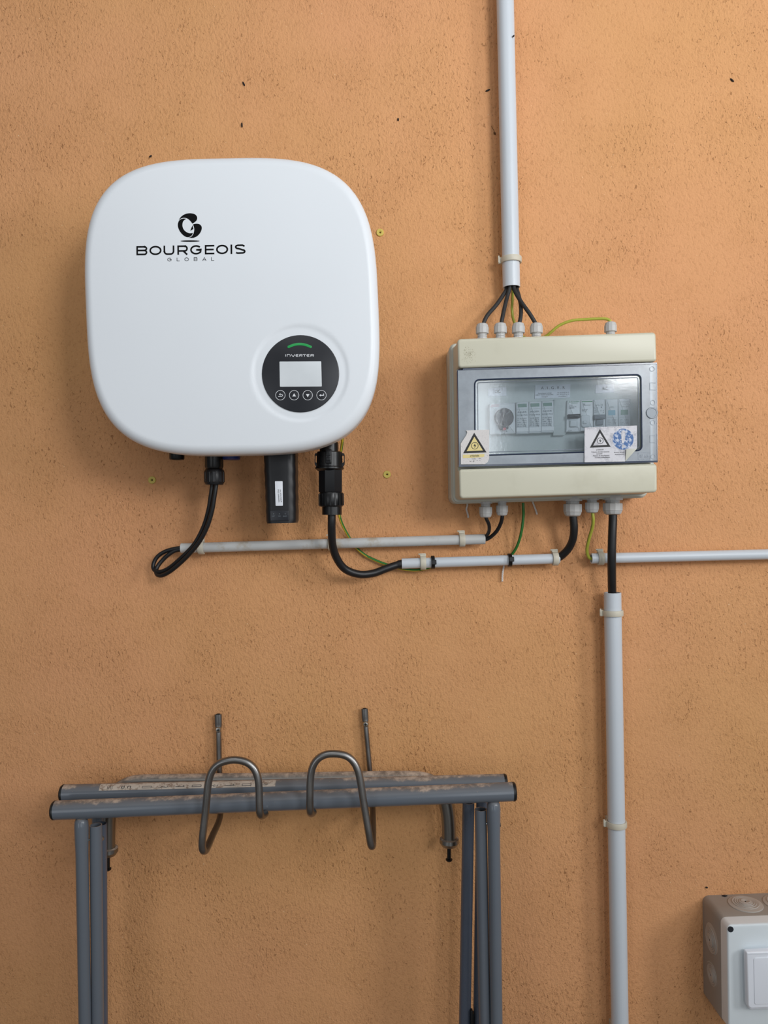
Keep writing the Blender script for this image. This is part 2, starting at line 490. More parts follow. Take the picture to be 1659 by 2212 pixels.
# ------------------------------------------------------------------ setting
def slab(name, x0, x1, y0, y1, z0, z1, m):
    b = MB(); b.box(((x0 + x1) / 2, (y0 + y1) / 2, (z0 + z1) / 2), (1, 0, 0), (0, 1, 0), (0, 0, 1), (x1 - x0) / 2, (y1 - y0) / 2, (z1 - z0) / 2)
    o = mk(name, b, m, Vector((0, 0, 0))); o['kind'] = 'structure'; return o


slab('wall_back', -2.2, 2.6, 0.0, 0.15, 0.0, 2.9, M['wall'])
slab('floor', -2.2, 2.6, -4.2, 0.15, -0.1, 0.0, M['floor'])

# ------------------------------------------------------------------ conduits, clips and ties
def conduit(name, a, b, r, mat, label, d):
    m = MB(); m.pipe(P(a[0], a[1], d), P(b[0], b[1], d), r, r - 0.0016, 32)
    return solo(name, m, mat, label, 'conduit', None, 30)


def clip(px, py, d, r, axis, label, tab=1, tabx=0.0):
    """saddle clip: strap round the conduit, foot on the wall, latch tab on one side"""
    c = P(px, py, d); ax = Vector(axis).normalized(); side = ax.cross(Vector((0, -1, 0))).normalized() * tab
    t = thing('pipe_clip', label, 'clip', Vector((c.x, 0, c.z)), 'cream saddle clips on the conduits')
    m = MB(); h = 0.0042
    m.lathe(c - ax * h, ax, [(r + 0.0004, 0), (r + 0.0024, 0), (r + 0.0028, 0.001), (r + 0.0028, 2 * h - 0.001), (r + 0.0024, 2 * h), (r + 0.0004, 2 * h)], 30, closed_profile=True)
    part('strap', m, M['clip'], t)
    m = MB(); gap = (d - r)
    m.box(Vector((c.x, -gap / 2 - 0.0002, c.z)), ax, side, (0, -1, 0), h, r * 0.8, gap / 2 + 0.0004, bev=0.0006)
    part('foot', m, M['clip'], t)
    m = MB(); q = c + side * (r + 0.0042) + Vector((0, 0.002, 0))
    m.box(q, ax, side, (0, -1, 0), h * 0.85 + 0.001, 0.0022, 0.0028, bev=0.0006)
    m.box(q + side * 0.0014 + Vector((0, -0.0022, 0)) - ax * 0.0016, ax, side, (0, -1, 0), h * 1.25, 0.0010, 0.0014, bev=0.0004)
    part('latch', m, M['clip'], t)
    return t


HX = (P(1047, 1164.5, .018) - P(391, 1184.5, .018)).normalized()
VX = (P(1104.6, 621, .022) - P(1091, 0, .022)).normalized()
conduit('conduit', (1089.5, -80), (1104.8, 621), 0.0130, M['conduit'], 'grey vertical conduit coming down from the top of the picture to the four black cables', .022)
conduit('conduit', (1323, 1280), (1341, 2330), 0.0128, M['conduit'], 'grey vertical conduit running down the wall below the thick straight black cable', .022)
conduit('conduit', (391.5, 1184.3), (1047.5, 1164.5), 0.0076, M['conduit_old'], 'stained grey horizontal conduit under the white inverter with black cables at both ends', .018)
conduit('conduit', (868, 1217.5), (1208, 1206.5), 0.0078, M['conduit'], 'short clean grey horizontal conduit with two black cable ties, below the distribution box', .018)
conduit('conduit', (1277, 1206.5), (2050, 1188), 0.0078, M['conduit'], 'grey horizontal conduit leaving to the right behind the thick straight black cable', .018)
clip(1104.2, 562, .022, 0.0130, VX, 'cream clip round the foot of the upper vertical conduit', 1)
clip(1323.6, 1324, .022, 0.0128, VX, 'cream clip just below the top end of the lower vertical conduit', 1)
clip(1331.3, 1779, .022, 0.0128, VX, 'cream clip half way down the lower vertical conduit', 1)
clip(1339, 2226, .022, 0.0128, VX, 'cream clip on the lower vertical conduit at the bottom edge of the picture', 1)
clip(435, 1183, .018, 0.0076, HX, 'cream clip beside the looped black cables at the left end of the stained conduit', -1)
clip(715, 1174.6, .018, 0.0076, HX, 'cream clip on the stained conduit behind the thick curving black cable', -1)
clip(998, 1166, .018, 0.0076, HX, 'cream clip near the right end of the stained conduit', -1)
clip(914, 1216, .018, 0.0078, HX, 'cream clip near the left end of the short conduit, beside a black tie', -1)
clip(1199, 1206.8, .018, 0.0078, HX, 'cream clip on the right end of the short conduit by the curved black cable', -1)
clip(1297, 1206, .018, 0.0078, HX, 'cream clip left of the straight black cable, by the green and yellow wire', -1)


def tie(px, py, d, r, label, hd):
    c = P(px, py, d); m = MB(); h = 0.0026
    m.lathe(c - HX * h, HX, [(r + 0.0003, 0), (r + 0.0016, 0), (r + 0.0016, 2 * h), (r + 0.0003, 2 * h)], 24, closed_profile=True)
    m.box(c + Vector((0.001, -r - 0.003, 0.001 + hd)), HX, HX.cross(Vector((0, 1, 0))), (0, -1, 0), 0.0036, 0.0036, 0.0022, bev=0.0006)
    solo('cable_tie', m, M['black_pl'], label, 'cable tie', 'black cable ties on the short conduit')


tie(935, 1214.8, .018, 0.0085, 'black cable tie at the left end of the short conduit', 0.0)
tie(1101, 1209.8, .018, 0.0085, 'black cable tie where the green earth wire passes behind the short conduit', 0.001)

# ------------------------------------------------------------------ inverter
CX, CY = 502.9, 664.5
EA, EB, E1, E2, EN = 314.5, 319.0, 0.0192, 0.0418, 3.377      # rounded-square outline of the cover
OD, FACED, FIL = 0.139, 0.154, 0.013
DX, DY, DR = 649.0, 807.0, 83.5     # round display


def sstep(a, b, x):
    t = max(0.0, min(1.0, (x - a) / (b - a))); return t * t * (3 - 2 * t)


def toq(px, py, d):
    f = (DIST - d) / (DIST - OD); return 829.5 + (px - 829.5) * f, 1106 + (py - 1106) * f


def krad(qx, qy):
    x, y = qx - CX, qy - CY; det = EA * EB + EA * E1 * EB * E2
    u, v = (x * EB - y * EB * E2) / det, (y * EA + x * EA * E1) / det
    return (abs(u) ** EN + abs(v) ** EN) ** (1 / EN)


QDX, QDY = toq(DX, DY, 0.152)


def fcov(qx, qy, k):
    e = (1 - min(k, 1)) * 0.198
    d = FACED - (FIL - math.sqrt(max(0, FIL ** 2 - (FIL - e) ** 2)) if e < FIL else 0) + 0.003 * (1 - min(1, k) ** 2)
    return d - 0.0017 * (1 - sstep(95, 106, math.hypot(qx - QDX, qy - QDY)))


def dcov(px, py):
    d = 0.152
    for _ in range(3):
        q = toq(px, py, d); d = fcov(q[0], q[1], krad(*q))
    return d


inv = thing('inverter', 'large white rounded solar inverter hung on the orange wall', 'inverter', P(CX, 985, 0.02))
m = MB(); NA = 320; rings = []
sp = lambda c: math.copysign(abs(c) ** (2 / EN), c)
uv = [(sp(math.cos(2 * PI * i / NA)), sp(math.sin(2 * PI * i / NA))) for i in range(NA)]
q1 = [(CX + EA * u + EB * E2 * v, CY - EA * E1 * u + EB * v) for u, v in uv]
rb = [P(x, y, OD) for x, y in q1]; cw = sum(rb, Vector()) / NA
def ringat(f, d): return [Vector((cw.x + (p.x - cw.x) * f, -d, cw.z + (p.z - cw.z) * f)) for p in rb]
rings += [ringat(0.982, 0.112), ringat(0.996, 0.113), ringat(0.9985, 0.122)]
ks = [1 - FIL / 0.198 * (1 - math.cos(PI / 2 * i / 16)) for i in range(17)]
k0 = ks[-1]; ks += [k0 - (k0 - 0.005) * i / 170 for i in range(1, 171)]
for k in ks:
    rg = []
    for x, y in q1:
        qx, qy = CX + (x - CX) * k, CY + (y - CY) * k; p = P(qx, qy, OD); rg.append(Vector((p.x, -fcov(qx, qy, k), p.z)))
    rings.append(rg)
m.loft(rings)
part('cover', m, M['white'], inv, 'white coated front cover', 50)
m = MB(); m.loft([ringat(0.86, 0.004), ringat(0.90, 0.03), ringat(0.90, 0.1125)])
part('chassis', m, M['chassis'], inv, 'grey metal chassis behind the cover')
# logo
ON = lambda x, y: dcov(x, y) + 0.0003
def L3(p): return (260 + p[0] / 5.53, 440 + p[1] / 5.53)
def curve(*segs):
    out = []
    for s_ in segs:
        c = cat(s_, 5); out += c[:-1]
    return [L3(p) for p in out]
m = MB()
m.flat(curve([(698, 196), (712, 172), (740, 143), (780, 122), (830, 114), (880, 122), (908, 142), (918, 172), (905, 206), (862, 238)], [(862, 238), (838, 208), (806, 180), (768, 168), (730, 174), (698, 196)]), 0, 0, ON)
m.flat(curve([(787, 181), (757, 202), (743, 232), (743, 275), (762, 315), (795, 342), (830, 353), (866, 349)], [(866, 349), (852, 380), (820, 398), (785, 396), (745, 370), (710, 328), (690, 280), (688, 240), (702, 202), (728, 184), (757, 177), (787, 181)]), 0, 0, ON)
m.flat(curve([(868, 247), (900, 239), (940, 243), (966, 265), (972, 300), (955, 345), (920, 385), (872, 407), (812, 406)], [(812, 406), (846, 395), (868, 368), (881, 330), (882, 290), (868, 247)]), 0, 0, ON)
m.flat([L3(p) for p in ((862, 258), (873, 303), (834, 323))], 0, 0, ON)
m.flat([L3(p) for p in circ(833, 446, 114, 28, 8.5)], 0, 0, ON)
def arc(cx, cy, rx, ry, a0, a1, n=10):
    return [(cx + rx * math.cos(math.radians(a0 + (a1 - a0) * k / n)), cy + ry * math.sin(math.radians(a0 + (a1 - a0) * k / n))) for k in range(n + 1)]
def glyphs(t):
    """wide sans capitals as strokes in boxes one unit high: {letter: (width, strokes)}"""
    a, z = t / 2, 1 - t / 2; G = {}
    def ov(w): return [arc(w / 2, .5, w / 2 - a, .5 - a, 0, 360, 32)]
    G['O'] = (1.33, ov(1.33))
    b = 1.18; G['B'] = (b, [[(a, 0), (a, 1)], [(a, z), (b - .32, z)] + arc(b - .32, (z + .52) / 2, .24, (z - .52) / 2, 90, -90, 8) + [(a, .52)], [(b - .32, .52)] + arc(b - .30, (a + .52) / 2, .22, (.52 - a) / 2, 90, -90, 8) + [(a, a)]])
    G['U'] = (b, [[(a, 1), (a, .40)] + arc(.40, .40, .40 - a, .40 - a, 180, 270, 7) + arc(b - .40, .40, .40 - a, .40 - a, 270, 360, 7) + [(b - a, 1)]])
    G['R'] = (1.15, [[(a, 0), (a, 1)], [(a, z), (.82, z)] + arc(.82, (z + .40) / 2, .25, (z - .40) / 2, 90, -90, 8) + [(a, .40)], [(.66, .40), (1.08, 0)]])
    G['G'] = (1.3, [arc(.65, .5, .65 - a, .5 - a, 42, 330, 26) + [(1.3 - a, .5), (.66, .5)]])
    G['E'] = (1.05, [[(a, 0), (a, 1)], [(a, z), (1.05, z)], [(a, .51), (.98, .51)], [(a, a), (1.05, a)]])
    G['I'] = (t, [[(a, 0), (a, 1)]])
    G['S'] = (1.14, [arc(.40, .735, .32, .265 - a, 0, 0, 1)[:0] + [(1.04, .80)] + arc(.78, .74, .20, .26 - a, 40, 90, 4) + arc(.36, .74, .28, .26 - a, 90, 270, 10) + [(.57, .51)] + arc(.80, .26, .26, .25 - a, 90, -90, 10) + arc(.34, .26, .26, .26 - a, 270, 215, 5)])
    G['L'] = (.9, [[(a, 1), (a, a), (.9, a)]])
    G['A'] = (1.15, [[(.05, 0), (.575, .97), (1.10, 0)], [(.26, .30), (.89, .30)]])
    return G
def stroke_word(mb, letters, spans, top, bot, t, ang, fn):
    """letters fitted to pixel spans; top/bot give y at x"""
    G = glyphs(t)
    for ch, (x0, x1) in zip(letters, spans):
        w_, sts = G[ch]
        for st in sts:
            q = []
            for gx, gy in st:
                x = x0 + (x1 - x0) * gx / w_; y0_, y1_ = bot(x), top(x)
                q.append((x + ang * gy, y0_ + (y1_ - y0_) * gy))
            cl = len(q) > 12 and math.hypot(q[0][0] - q[-1][0], q[0][1] - q[-1][1]) < 0.01
            if cl: q = q[:-1]
            mb.ribbon(q, t * abs(bot(x0) - top(x0)), 0, 0, fn, cl)
X3 = lambda x: 260 + x / 5.53
Y3 = lambda y: 440 + y / 5.53
stroke_word(m, 'BOURGEOIS', [(X3(a), X3(b)) for a, b in ((192, 322), (348, 492), (517, 645), (682, 806), (835, 976), (1010, 1123), (1145, 1288), (1318, 1336), (1370, 1495))],
            lambda x: Y3(507) + (x - X3(192)) * -0.0170, lambda x: Y3(616) + (x - X3(192)) * -0.0135, 0.172, -0.2, ON)
stroke_word(m, 'GLOBAL', [(X3(a), X3(b)) for a, b in ((563, 612), (674, 709), (767, 817), (878, 921), (980, 1027), (1086, 1121))],
            lambda x: Y3(646) + (x - X3(563)) * -0.014, lambda x: Y3(688) + (x - X3(563)) * -0.014, 0.13, -0.1, ON)
part('logo', m, M['ink'], inv, 'black printed emblem and lettering')
# round display
DD = dcov(DX, DY) + 0.0012
m = MB(); m.plate(circ(DX, DY, DR, 72), DD - 0.003, DD, 0.0008)
pan = part('display_panel', m, M['panel'], inv, 'round dark control panel')
C2 = lambda x, y: (520 + x / 4.879, 700 + y / 4.879)
m = MB(); m.plate(rr([C2(408, 395), C2(848, 393), C2(854, 658), C2(413, 661)], 1.2), DD - 0.001, DD + 0.0002, 0.0001)
part('screen', m, M['lcd'], pan, 'silvery blank screen')
ar = [C2(500 + 242 * t / 14, 243 - 128 * (t / 14) * (1 - t / 14)) for t in range(15)]
m = MB(); q = [ar[0]] + ar + [ar[-1]]
pl = []
hw = 2.7
Lp, Rp = [], []
for i in range(len(ar)):
    a_, b_ = ar[max(i - 1, 0)], ar[min(i + 1, 14)]; tx, ty = b_[0] - a_[0], b_[1] - a_[1]; l_ = math.hypot(tx, ty)
    Lp.append((ar[i][0] + ty / l_ * hw, ar[i][1] - tx / l_ * hw)); Rp.append((ar[i][0] - ty / l_ * hw, ar[i][1] + tx / l_ * hw))
e1 = [(ar[-1][0] + 1.8, ar[-1][1] + 0.4)]; e0 = [(ar[0][0] - 1.8, ar[0][1] + 0.6)]
m.plate(Lp + e1 + Rp[::-1] + e0, DD - 0.0005, DD + 0.0004, 0.0002)
part('status_light', m, M['led'], pan, 'green curved status light')
m = MB()
FD = DD + 0.00025
def tw(letter, x0, x1):
    y0_, y1_ = 319, 343; c = []
    if letter == 'I': c = [[(x0, y0_), (x0, y1_)]]
    if letter == 'N': c = [[(x0, y1_), (x0, y0_ + 1), (x1 - 8, y0_ + 1), (x1, y0_ + 8), (x1, y1_)]]
    if letter == 'V': c = [[(x0, y0_), ((x0 + x1) / 2 - 3, y1_ - 1), ((x0 + x1) / 2 + 3, y1_ - 1), (x1, y0_)]]
    if letter == 'E': c = [[(x1, y0_ + 1), (x0 + 7, y0_ + 1), (x0, y0_ + 7), (x0, y1_ - 7), (x0 + 7, y1_ - 1), (x1, y1_ - 1)], [(x0, (y0_ + y1_) / 2), (x1 - 3, (y0_ + y1_) / 2)]]
    if letter == 'R': c = [[(x0, y1_), (x0, y0_ + 6), (x0 + 5, y0_ + 1), (x1 - 4, y0_ + 1), (x1, y0_ + 6), (x1, y0_ + 11), (x1 - 5, y0_ + 15), (x0, y0_ + 15)], [(x1 - 10, y0_ + 15), (x1, y1_)]]
    if letter == 'T': c = [[(x0, y0_ + 1), (x1, y0_ + 1)], [((x0 + x1) / 2, y0_), ((x0 + x1) / 2, y1_)]]
    for s_ in c: m.ribbon([C2(*p) for p in s_], 1.1, FD)
for ch, a_, b_ in (('I', 474, 474), ('N', 490, 521), ('V', 532, 572), ('E', 581, 608), ('R', 619, 648), ('T', 655, 690), ('E', 697, 725), ('R', 737, 769)): tw(ch, a_, b_)
part('lettering', m, M['whiteink'], pan, 'white printed word above the screen')
for k, cx_ in enumerate((418, 563, 706, 851)):
    x, y = C2(cx_, 750); m = MB()
    m.plate(circ(x, y, 10.2, 28), DD - 0.0008, DD + 0.0002, 0.0002, 0)
    m.ribbon(circ(x, y, 10.3, 30), 0.95, DD + 0.0004, 1, None, True)
    F2 = DD + 0.0005
    if k == 1: m.flat([(x - 4, y + 2.6), (x, y - 4.2), (x + 4, y + 2.6)], F2, 1)
    if k == 2: m.flat([(x - 4, y - 2.6), (x, y + 4.4), (x + 4, y - 2.6)], F2, 1)
    if k == 0:
        m.ribbon([(x - 4.6, y + 2.6), (x + 2.6, y + 2.6), (x + 4.4, y + 1.2), (x + 4.4, y - 0.6), (x + 2.6, y - 1.8), (x - 0.6, y - 1.8)], 1.3, F2, 1)
        m.flat([(x - 3.2, y - 1.8), (x + 0.2, y - 4.4), (x + 0.2, y + 0.8)], F2, 1)
    if k == 3:
        m.ribbon([(x + 4.6, y - 3.6), (x + 4.6, y + 0.2), (x - 1, y + 0.2)], 1.4, F2, 1); m.flat([(x - 5, y + 0.2), (x - 1, y - 2.6), (x - 1, y + 3.0)], F2, 1)
    part('button', m, [M['panel'], M['whiteink']], pan, ('back arrow key', 'up arrow key', 'down arrow key', 'enter key')[k])
# ports under the inverter
ZU = Vector((0, 0, 1)); ZD = Vector((0, 0, -1))
def down(px, py_top, py_bot, d, prof, m, seg=24, mat=0, phase=0.0):
    a, b = P(px, py_top, d), P(px, py_bot, d); L_ = (b - a).length
    m.lathe(a, b - a, [(r * S(d), h * L_) for r, h in prof], seg, mat, phase=phase)
m = MB(); down(382, 962, 993, .085, [(0, 0), (16, 0), (16, .93), (14.5, 1), (11, 1), (10, .94), (0, .94)], m)
part('knob', m, M['black_pl'], inv, 'black round port seen below the cover')
m = MB(); down(500, 964, 993.5, .075, [(0, 0), (17, 0), (19, .6), (19, .94), (16, 1), (0, 1)], m)
part('blanking_cap', m, M['blue_cap'], inv, 'dark blue port cap')

# ------------------------------------------------------------------ monitoring dongle
dg_ = thing('data_dongle', 'black stick-shaped communication module with white label hanging under the inverter', 'dongle', P(604, 1131, .085))
def dong(y, l, r, d1=.108, d0=.062, n=6):
    c = rr([(0, 0), (1, 0), (1, 1), (0, 1)], [.24, .24, .2, .2], n); a, b = P(l, y, d1), P(r, y, d1)
    return [Vector((a.x + (b.x - a.x) * u_, -(d1 - (d1 - d0) * v_), a.z)) for u_, v_ in c]
m = MB(); rg = []
for i in range(35):
    t = i / 34; y = 968 + (1131 - 968) * t; e = 0.5 * math.sin(t * 34 * 2 * PI / 6) if 0.2 < t < 0.9 else 0
    tp = 0 if t < 0.97 else (t - 0.97) * 70
    rg.append(dong(y, 567 + 6 * t + e + tp, 637 + 2 * t - e - tp))
m.loft(rg)
db = part('body', m, M['black_mt'], dg_, None, 60)
m = MB(); m.plate(rr([(593.8, 1039.5), (610.4, 1039.5), (611, 1092.6), (595.2, 1092.8)], 1.2), .1078, .1085, .0002)
lb = part('label', m, M['paper'], dg_, 'white serial label')
m = MB(); m.text('SN: 3E7417A0279', (604.2, 1057.5), (606.2, 1085), 2.7, .1087); m.text('PWD: 6040AA07G', (599.6, 1057.5), (601.6, 1085), 2.7, .1087)
part('lettering', m, M['ink'], lb, None, 35, 'stuff')
m = MB(); m.plate(rr([(583.4, 1102.6), (623.8, 1102.2), (624.4, 1124.8), (584, 1125.6)], 2), .107, .1092, .0005)
ip = part('indicator_panel', m, M['panel'], dg_)
m = MB()
for s_, x in (('NET', 591), ('COM', 603.5), ('READY', 616)):
    wd = 2.6 if s_ != 'READY' else 4.2
    m.text(s_, (x - wd, 1116.2), (x + wd, 1116), 2.2, .1094); m.flat(circ(x, 1110, 0.8, 8), .1094)
part('lettering', m, M['greyink'], ip, None, 35, 'stuff')

# ------------------------------------------------------------------ cables
def cable(name, pts, rpx_r, mat, label, catg='cable', n=7, seg=14, group=None):
    m = MB(); m.tube(path(pts, n), rpx_r, seg)
    return solo(name, m, mat, label, catg, group, 60)


def stripe(name, pts, r, label, frac=0.4, phase=0.3, mats=None, twist=0.0, n=7):
    m = MB(); seg = 16
    f = lambda i, s_, a: 1 if ((i / s_ + phase + twist * a) % 1.0) < frac else 0
    m.tube(path(pts, n), r, seg, True, f)
    return solo(name, m, mats or [M['green'], M['yellow']], label, 'wire', None, 60)


# AC plug and its cable
ac = thing('power_cable', 'thick black cable with large locking plug under the right of the inverter', 'cable', P(717, 1112, .075))
m = MB(); DA = .075
down(711, 956, 978, DA, [(0, 0), (20, 0), (20.5, 1), (0, 1)], m)
part('plug_neck', m, M['black_pl'], ac)
m = MB(); down(711.8, 976, 1018, DA, [(0, 0), (26, 0), (27.5, .04), (28, .75), (31, .80), (31, .88), (24, 1), (0, 1)], m, 32)
for sg in (-1, 1):
    a = 711.8 + sg * 27
    q = [(a, 979), (a + sg * 3.5, 979), (a + sg * 5.3, 982), (a + sg * 5.3, 1003), (a + sg * 2, 1008), (a, 1008)]
    m.plate(q[:3] + [(a + sg * 5.3, 984), (a, 984)], DA - .004, DA + .004); m.plate([(a, 1000), (a + sg * 5.3, 998), (a + sg * 5.3, 1003), (a + sg * 2, 1008), (a, 1008)], DA - .004, DA + .004)
    m.plate([(a + sg * 4.0, 983), (a + sg * 5.4, 983), (a + sg * 5.4, 1000), (a + sg * 4.0, 1000)], DA - .004, DA + .004)
lc = part('locking_collar', m, M['black_pl'], ac)
m = MB(); fd = DA + 28 * S(DA) + .003
m.plate(rr([(703, 970), (716, 970), (716, 1001), (703, 1001)], 1), DA + .008, fd, .0008); m.plate(rr([(704.5, 974), (714, 974), (714, 985), (704.5, 985)], 1), fd - .001, fd + .0015, .0006); m.plate(rr([(704.5, 988), (714, 988), (714, 995), (704.5, 995)], 1), fd - .001, fd + .0012, .0006)
part('latch', m, M['black_mt'], lc)
m = MB(); down(714, 1010, 1063.5, DA, [(0, 0), (26.5, 0), (26.5, .97), (25.5, 1), (0, 1)], m, 8, phase=0.5)
part('plug_body', m, M['black_mt'], ac)
m = MB(); down(715.5, 1064, 1094.5, DA, [(0, 0), (25, 0), (26, .06), (26, .9), (24, 1), (0, 1)], m, 32)
for k in range(16):
    a = 2 * PI * k / 16; c0, c1 = P(715.5, 1066.5, DA), P(715.5, 1092, DA); o_ = Vector((math.sin(a), -math.cos(a), 0)) * 26 * S(DA)
    m.box((c0 + c1) / 2 + o_, Vector((math.cos(a), math.sin(a), 0)), o_, ZU, .0012, .0009, (c0 - c1).length / 2)
part('gland_nut', m, M['black_pl'], ac)
m = MB(); down(717, 1094, 1112, DA, [(0, 0), (21.5, 0), (21.5, 1), (18, 1), (0, .9)], m, 12)
part('strain_relief', m, M['black_pl'], ac)
m = MB(); m.tube(path([(717, 1100, DA), (716.5, 1125, DA), (716.5, 1150, .070), (718.5, 1178, .060), (727, 1205, .050), (745, 1229, .040), (775, 1240.5, .032), (806, 1238.5, .026), (835, 1228, .022), (862, 1219.5, .018), (885, 1216.8, .018), (905, 1216.2, .018)], 8), [.0058] * 72 + [.0066] * 17, 18)
part('cable_sheath', m, M['black'], ac)

# DC plugs with twin looped cables
dc = thing('solar_cable_pair', 'twin thin black cables looping from a plug under the inverter into the stained conduit', 'cable', P(462, 1047, .07))
m = MB(); DB = .07
down(462.5, 966, 1013, DB, [(0, 0), (20, 0), (20, .9), (18, 1), (0, 1)], m, 12)
part('plug_body', m, M['black_pl'], dc)
m = MB(); down(463, 1014, 1047, DB, [(0, 0), (19, 0), (21, .12), (21.5, .8), (18.5, 1), (0, 1)], m, 24)
for k in range(10):
    a = 2 * PI * k / 10 + .2; c0, c1 = P(463, 1019, DB), P(463, 1042, DB); o_ = Vector((math.sin(a), -math.cos(a), 0)) * 20.6 * S(DB)
    m.box((c0 + c1) / 2 + o_, Vector((math.cos(a), math.sin(a), 0)), o_, ZU, .0025, .0009, (c0 - c1).length / 2, bev=.0004)
part('gland_nut', m, M['black_mt'], dc)
K = lambda x, y, d: (300 + x / 3.606, 940 + y / 3.606, d)
m = MB(); m.tube(path([K(603, 380, .072), K(590, 470, .072), K(570, 590, .070), K(530, 720, .066), K(465, 840, .060), K(372, 950, .052), K(262, 1048, .044), K(185, 1092, .036), K(140, 1084, .028), K(140, 1035, .022), K(190, 968, .018), K(262, 910, .018), K(330, 890, .018), K(420, 882, .018)], 7), .0031, 12)
part('cable', m, M['black'], dc)
m = MB(); m.tube(path([K(572, 380, .068), K(560, 470, .068), K(540, 590, .064), K(500, 720, .058), K(430, 850, .052), K(335, 950, .045), K(235, 1035, .036), K(160, 1065, .029), K(117, 1045, .022), K(115, 1000, .019), K(150, 942, .017), K(220, 900, .017), K(330, 877, .0185), K(420, 873, .0185)], 7), .0031, 12)
part('cable', m, M['black'], dc)

# earth wire of the inverter
stripe('earth_wire', [(738, 930, .05), (739.5, 950, .045), (737, 972, .035), (732, 1000, .028), (729, 1050, .024), (731, 1100, .02), (737, 1127, .014), (748, 1150, .008), (760, 1170, .0045), (770, 1184, .0045), (790, 1200, .005), (815, 1212, .006), (840, 1221, .007), (865, 1228, .008), (893, 1231.5, .011), (915, 1229.5, .012), (935, 1224.5, .014), (970, 1222.5, .015), (1010, 1221.5, .014), (1045, 1219.5, .010), (1075, 1214, .006), (1096, 1206, .0045), (1110, 1192, .007), (1120, 1172, .012), (1127, 1145, .016), (1130.5, 1115, .018), (1130.3, 1098, .020), (1130, 1086, .020)], .0021, 'green and yellow earth wire running from the inverter to the underside of the distribution box', .25, .14, None, -.0020)
# top cables of the distribution box
DG = .05
TOPC = 'four black cables fanning out of the upper conduit'
cable('black_cable', [(1096, 590, .020), (1095, 621, .022), (1089, 634, .027), (1072, 659, .038), (1053, 681, .047), (1044.5, 699, DG), (1042.5, 712, DG)], .0030, M['black_dusty'], 'black cable curving from the upper conduit into the leftmost top gland', group=TOPC)
cable('black_cable', [(1102, 590, .026), (1101, 621, .028), (1096, 640, .032), (1091, 660, .040), (1085.5, 685, .048), (1083, 699, DG), (1082, 712, DG)], .0030, M['black_dusty'], 'black cable from the upper conduit into the second top gland from the left', group=TOPC)
cable('black_cable', [(1114, 590, .019), (1116, 621, .020), (1121, 640, .026), (1125, 660, .036), (1125, 682, .046), (1122, 699, DG), (1120.5, 712, DG)], .0030, M['black_dusty'], 'black cable passing behind another into the third top gland from the left', group=TOPC)
cable('black_cable', [(1109, 590, .027), (1110, 621, .029), (1117, 638, .036), (1130, 658, .044), (1143, 676, .050), (1153, 692, DG + .001), (1157, 700, DG), (1159, 712, DG)], .0030, M['black_dusty'], 'black cable crossing over another into the fourth top gland from the left', group=TOPC)
stripe('earth_wire', [(1108, 600, .014), (1108, 622, .016), (1107, 645, .020), (1106, 665, .022), (1107.5, 684, .022), (1113, 701, .022), (1123, 722, .020), (1138, 731, .018), (1158, 733, .018), (1178, 727, .020), (1192, 716, .026), (1210, 702, .032), (1236, 692.5, .038), (1265, 690, .042), (1292, 688.6, .046), (1309, 689, .049), (1317, 692.5, DG), (1319, 699, DG)], .0021, 'yellow-green earth wire arching over the box top into the right-hand gland', .72, .30, [M['midgreen'], M['yelgreen']])
# bottom cables
DU = .045
cable('black_cable', [(1049, 1108, DU), (1050.5, 1120, DU), (1056, 1133, .040), (1056.5, 1146, .032), (1052, 1156, .024), (1044, 1163, .019), (1030, 1165, .018)], .0026, M['black'], 'short black cable from the leftmost bottom gland into the stained conduit')
cable('black_cable', [(1085, 1104, DU), (1085, 1116, DU), (1081.5, 1131, .040), (1073, 1147, .032), (1061, 1159, .025), (1049, 1165.5, .0195), (1035, 1166, .0185)], .0028, M['black'], 'short black cable from the second bottom gland into the stained conduit')
cable('black_cable', [(1238, 1105, DU), (1238.5, 1118, DU), (1240, 1140, .043), (1238, 1162, .038), (1230, 1182, .030), (1217, 1197, .023), (1203, 1206, .018), (1185, 1207.3, .018)], .0058, M['black'], 'thick black cable bending from the box down into the short conduit')
cable('black_cable', [(1324, 1102, DU), (1324, 1120, DU), (1322.5, 1160, .046), (1321.5, 1205, .044), (1321.8, 1250, .036), (1322.5, 1282, .027), (1323.5, 1300, .024), (1324, 1330, .023)], .0062, M['black'], 'thick straight black cable dropping from the box into the lower vertical conduit')
stripe('earth_wire', [(1279, 1100, DU), (1280.5, 1112, DU), (1281.5, 1124, .044), (1280, 1138, .040), (1275, 1155, .034), (1270.5, 1172, .028), (1268, 1188, .023), (1270, 1200, .020), (1276, 1206.5, .018), (1290, 1206.5, .018)], .0024, 'yellow and green wire curving from the box into the right-hand conduit', .6, .45, [M['midgreen'], M['yelgreen']])

# ------------------------------------------------------------------ distribution box
FR = .110
bx = thing('distribution_box', 'cream electrical distribution box with a clear hinged window on the orange wall', 'electrical box', P(1200, 1075, .0))
COV = [(988, 731.5), (1417.5, 717), (1420.5, 1063.5), (992.8, 1077.5)]
cpw = [P(x, y, FR) for x, y in COV]
def grow(poly, a): return [(x, z) for x, z in inset([(p.x, p.z) for p in poly], -a)]
def wplate(m, poly, d0, d1, r, bev, mat=0):
    c = rr(poly, r, 5); rg = [[Vector((x, -d0, z)) for x, z in c]]
    for k in range(4):
        a = PI / 2 * k / 3; rg.append([Vector((x, -(d1 - bev + bev * math.sin(a)), z)) for x, z in inset(c, bev * (1 - math.cos(a)))])
    m.loft(rg, mat)
m = MB(); wplate(m, grow(cpw, .0065), .001, .052, .010, .003); wplate(m, grow(cpw, .0045), .050, .058, .009, .001)
part('back_shell', m, M['body'], bx, 'beige-grey back shell')
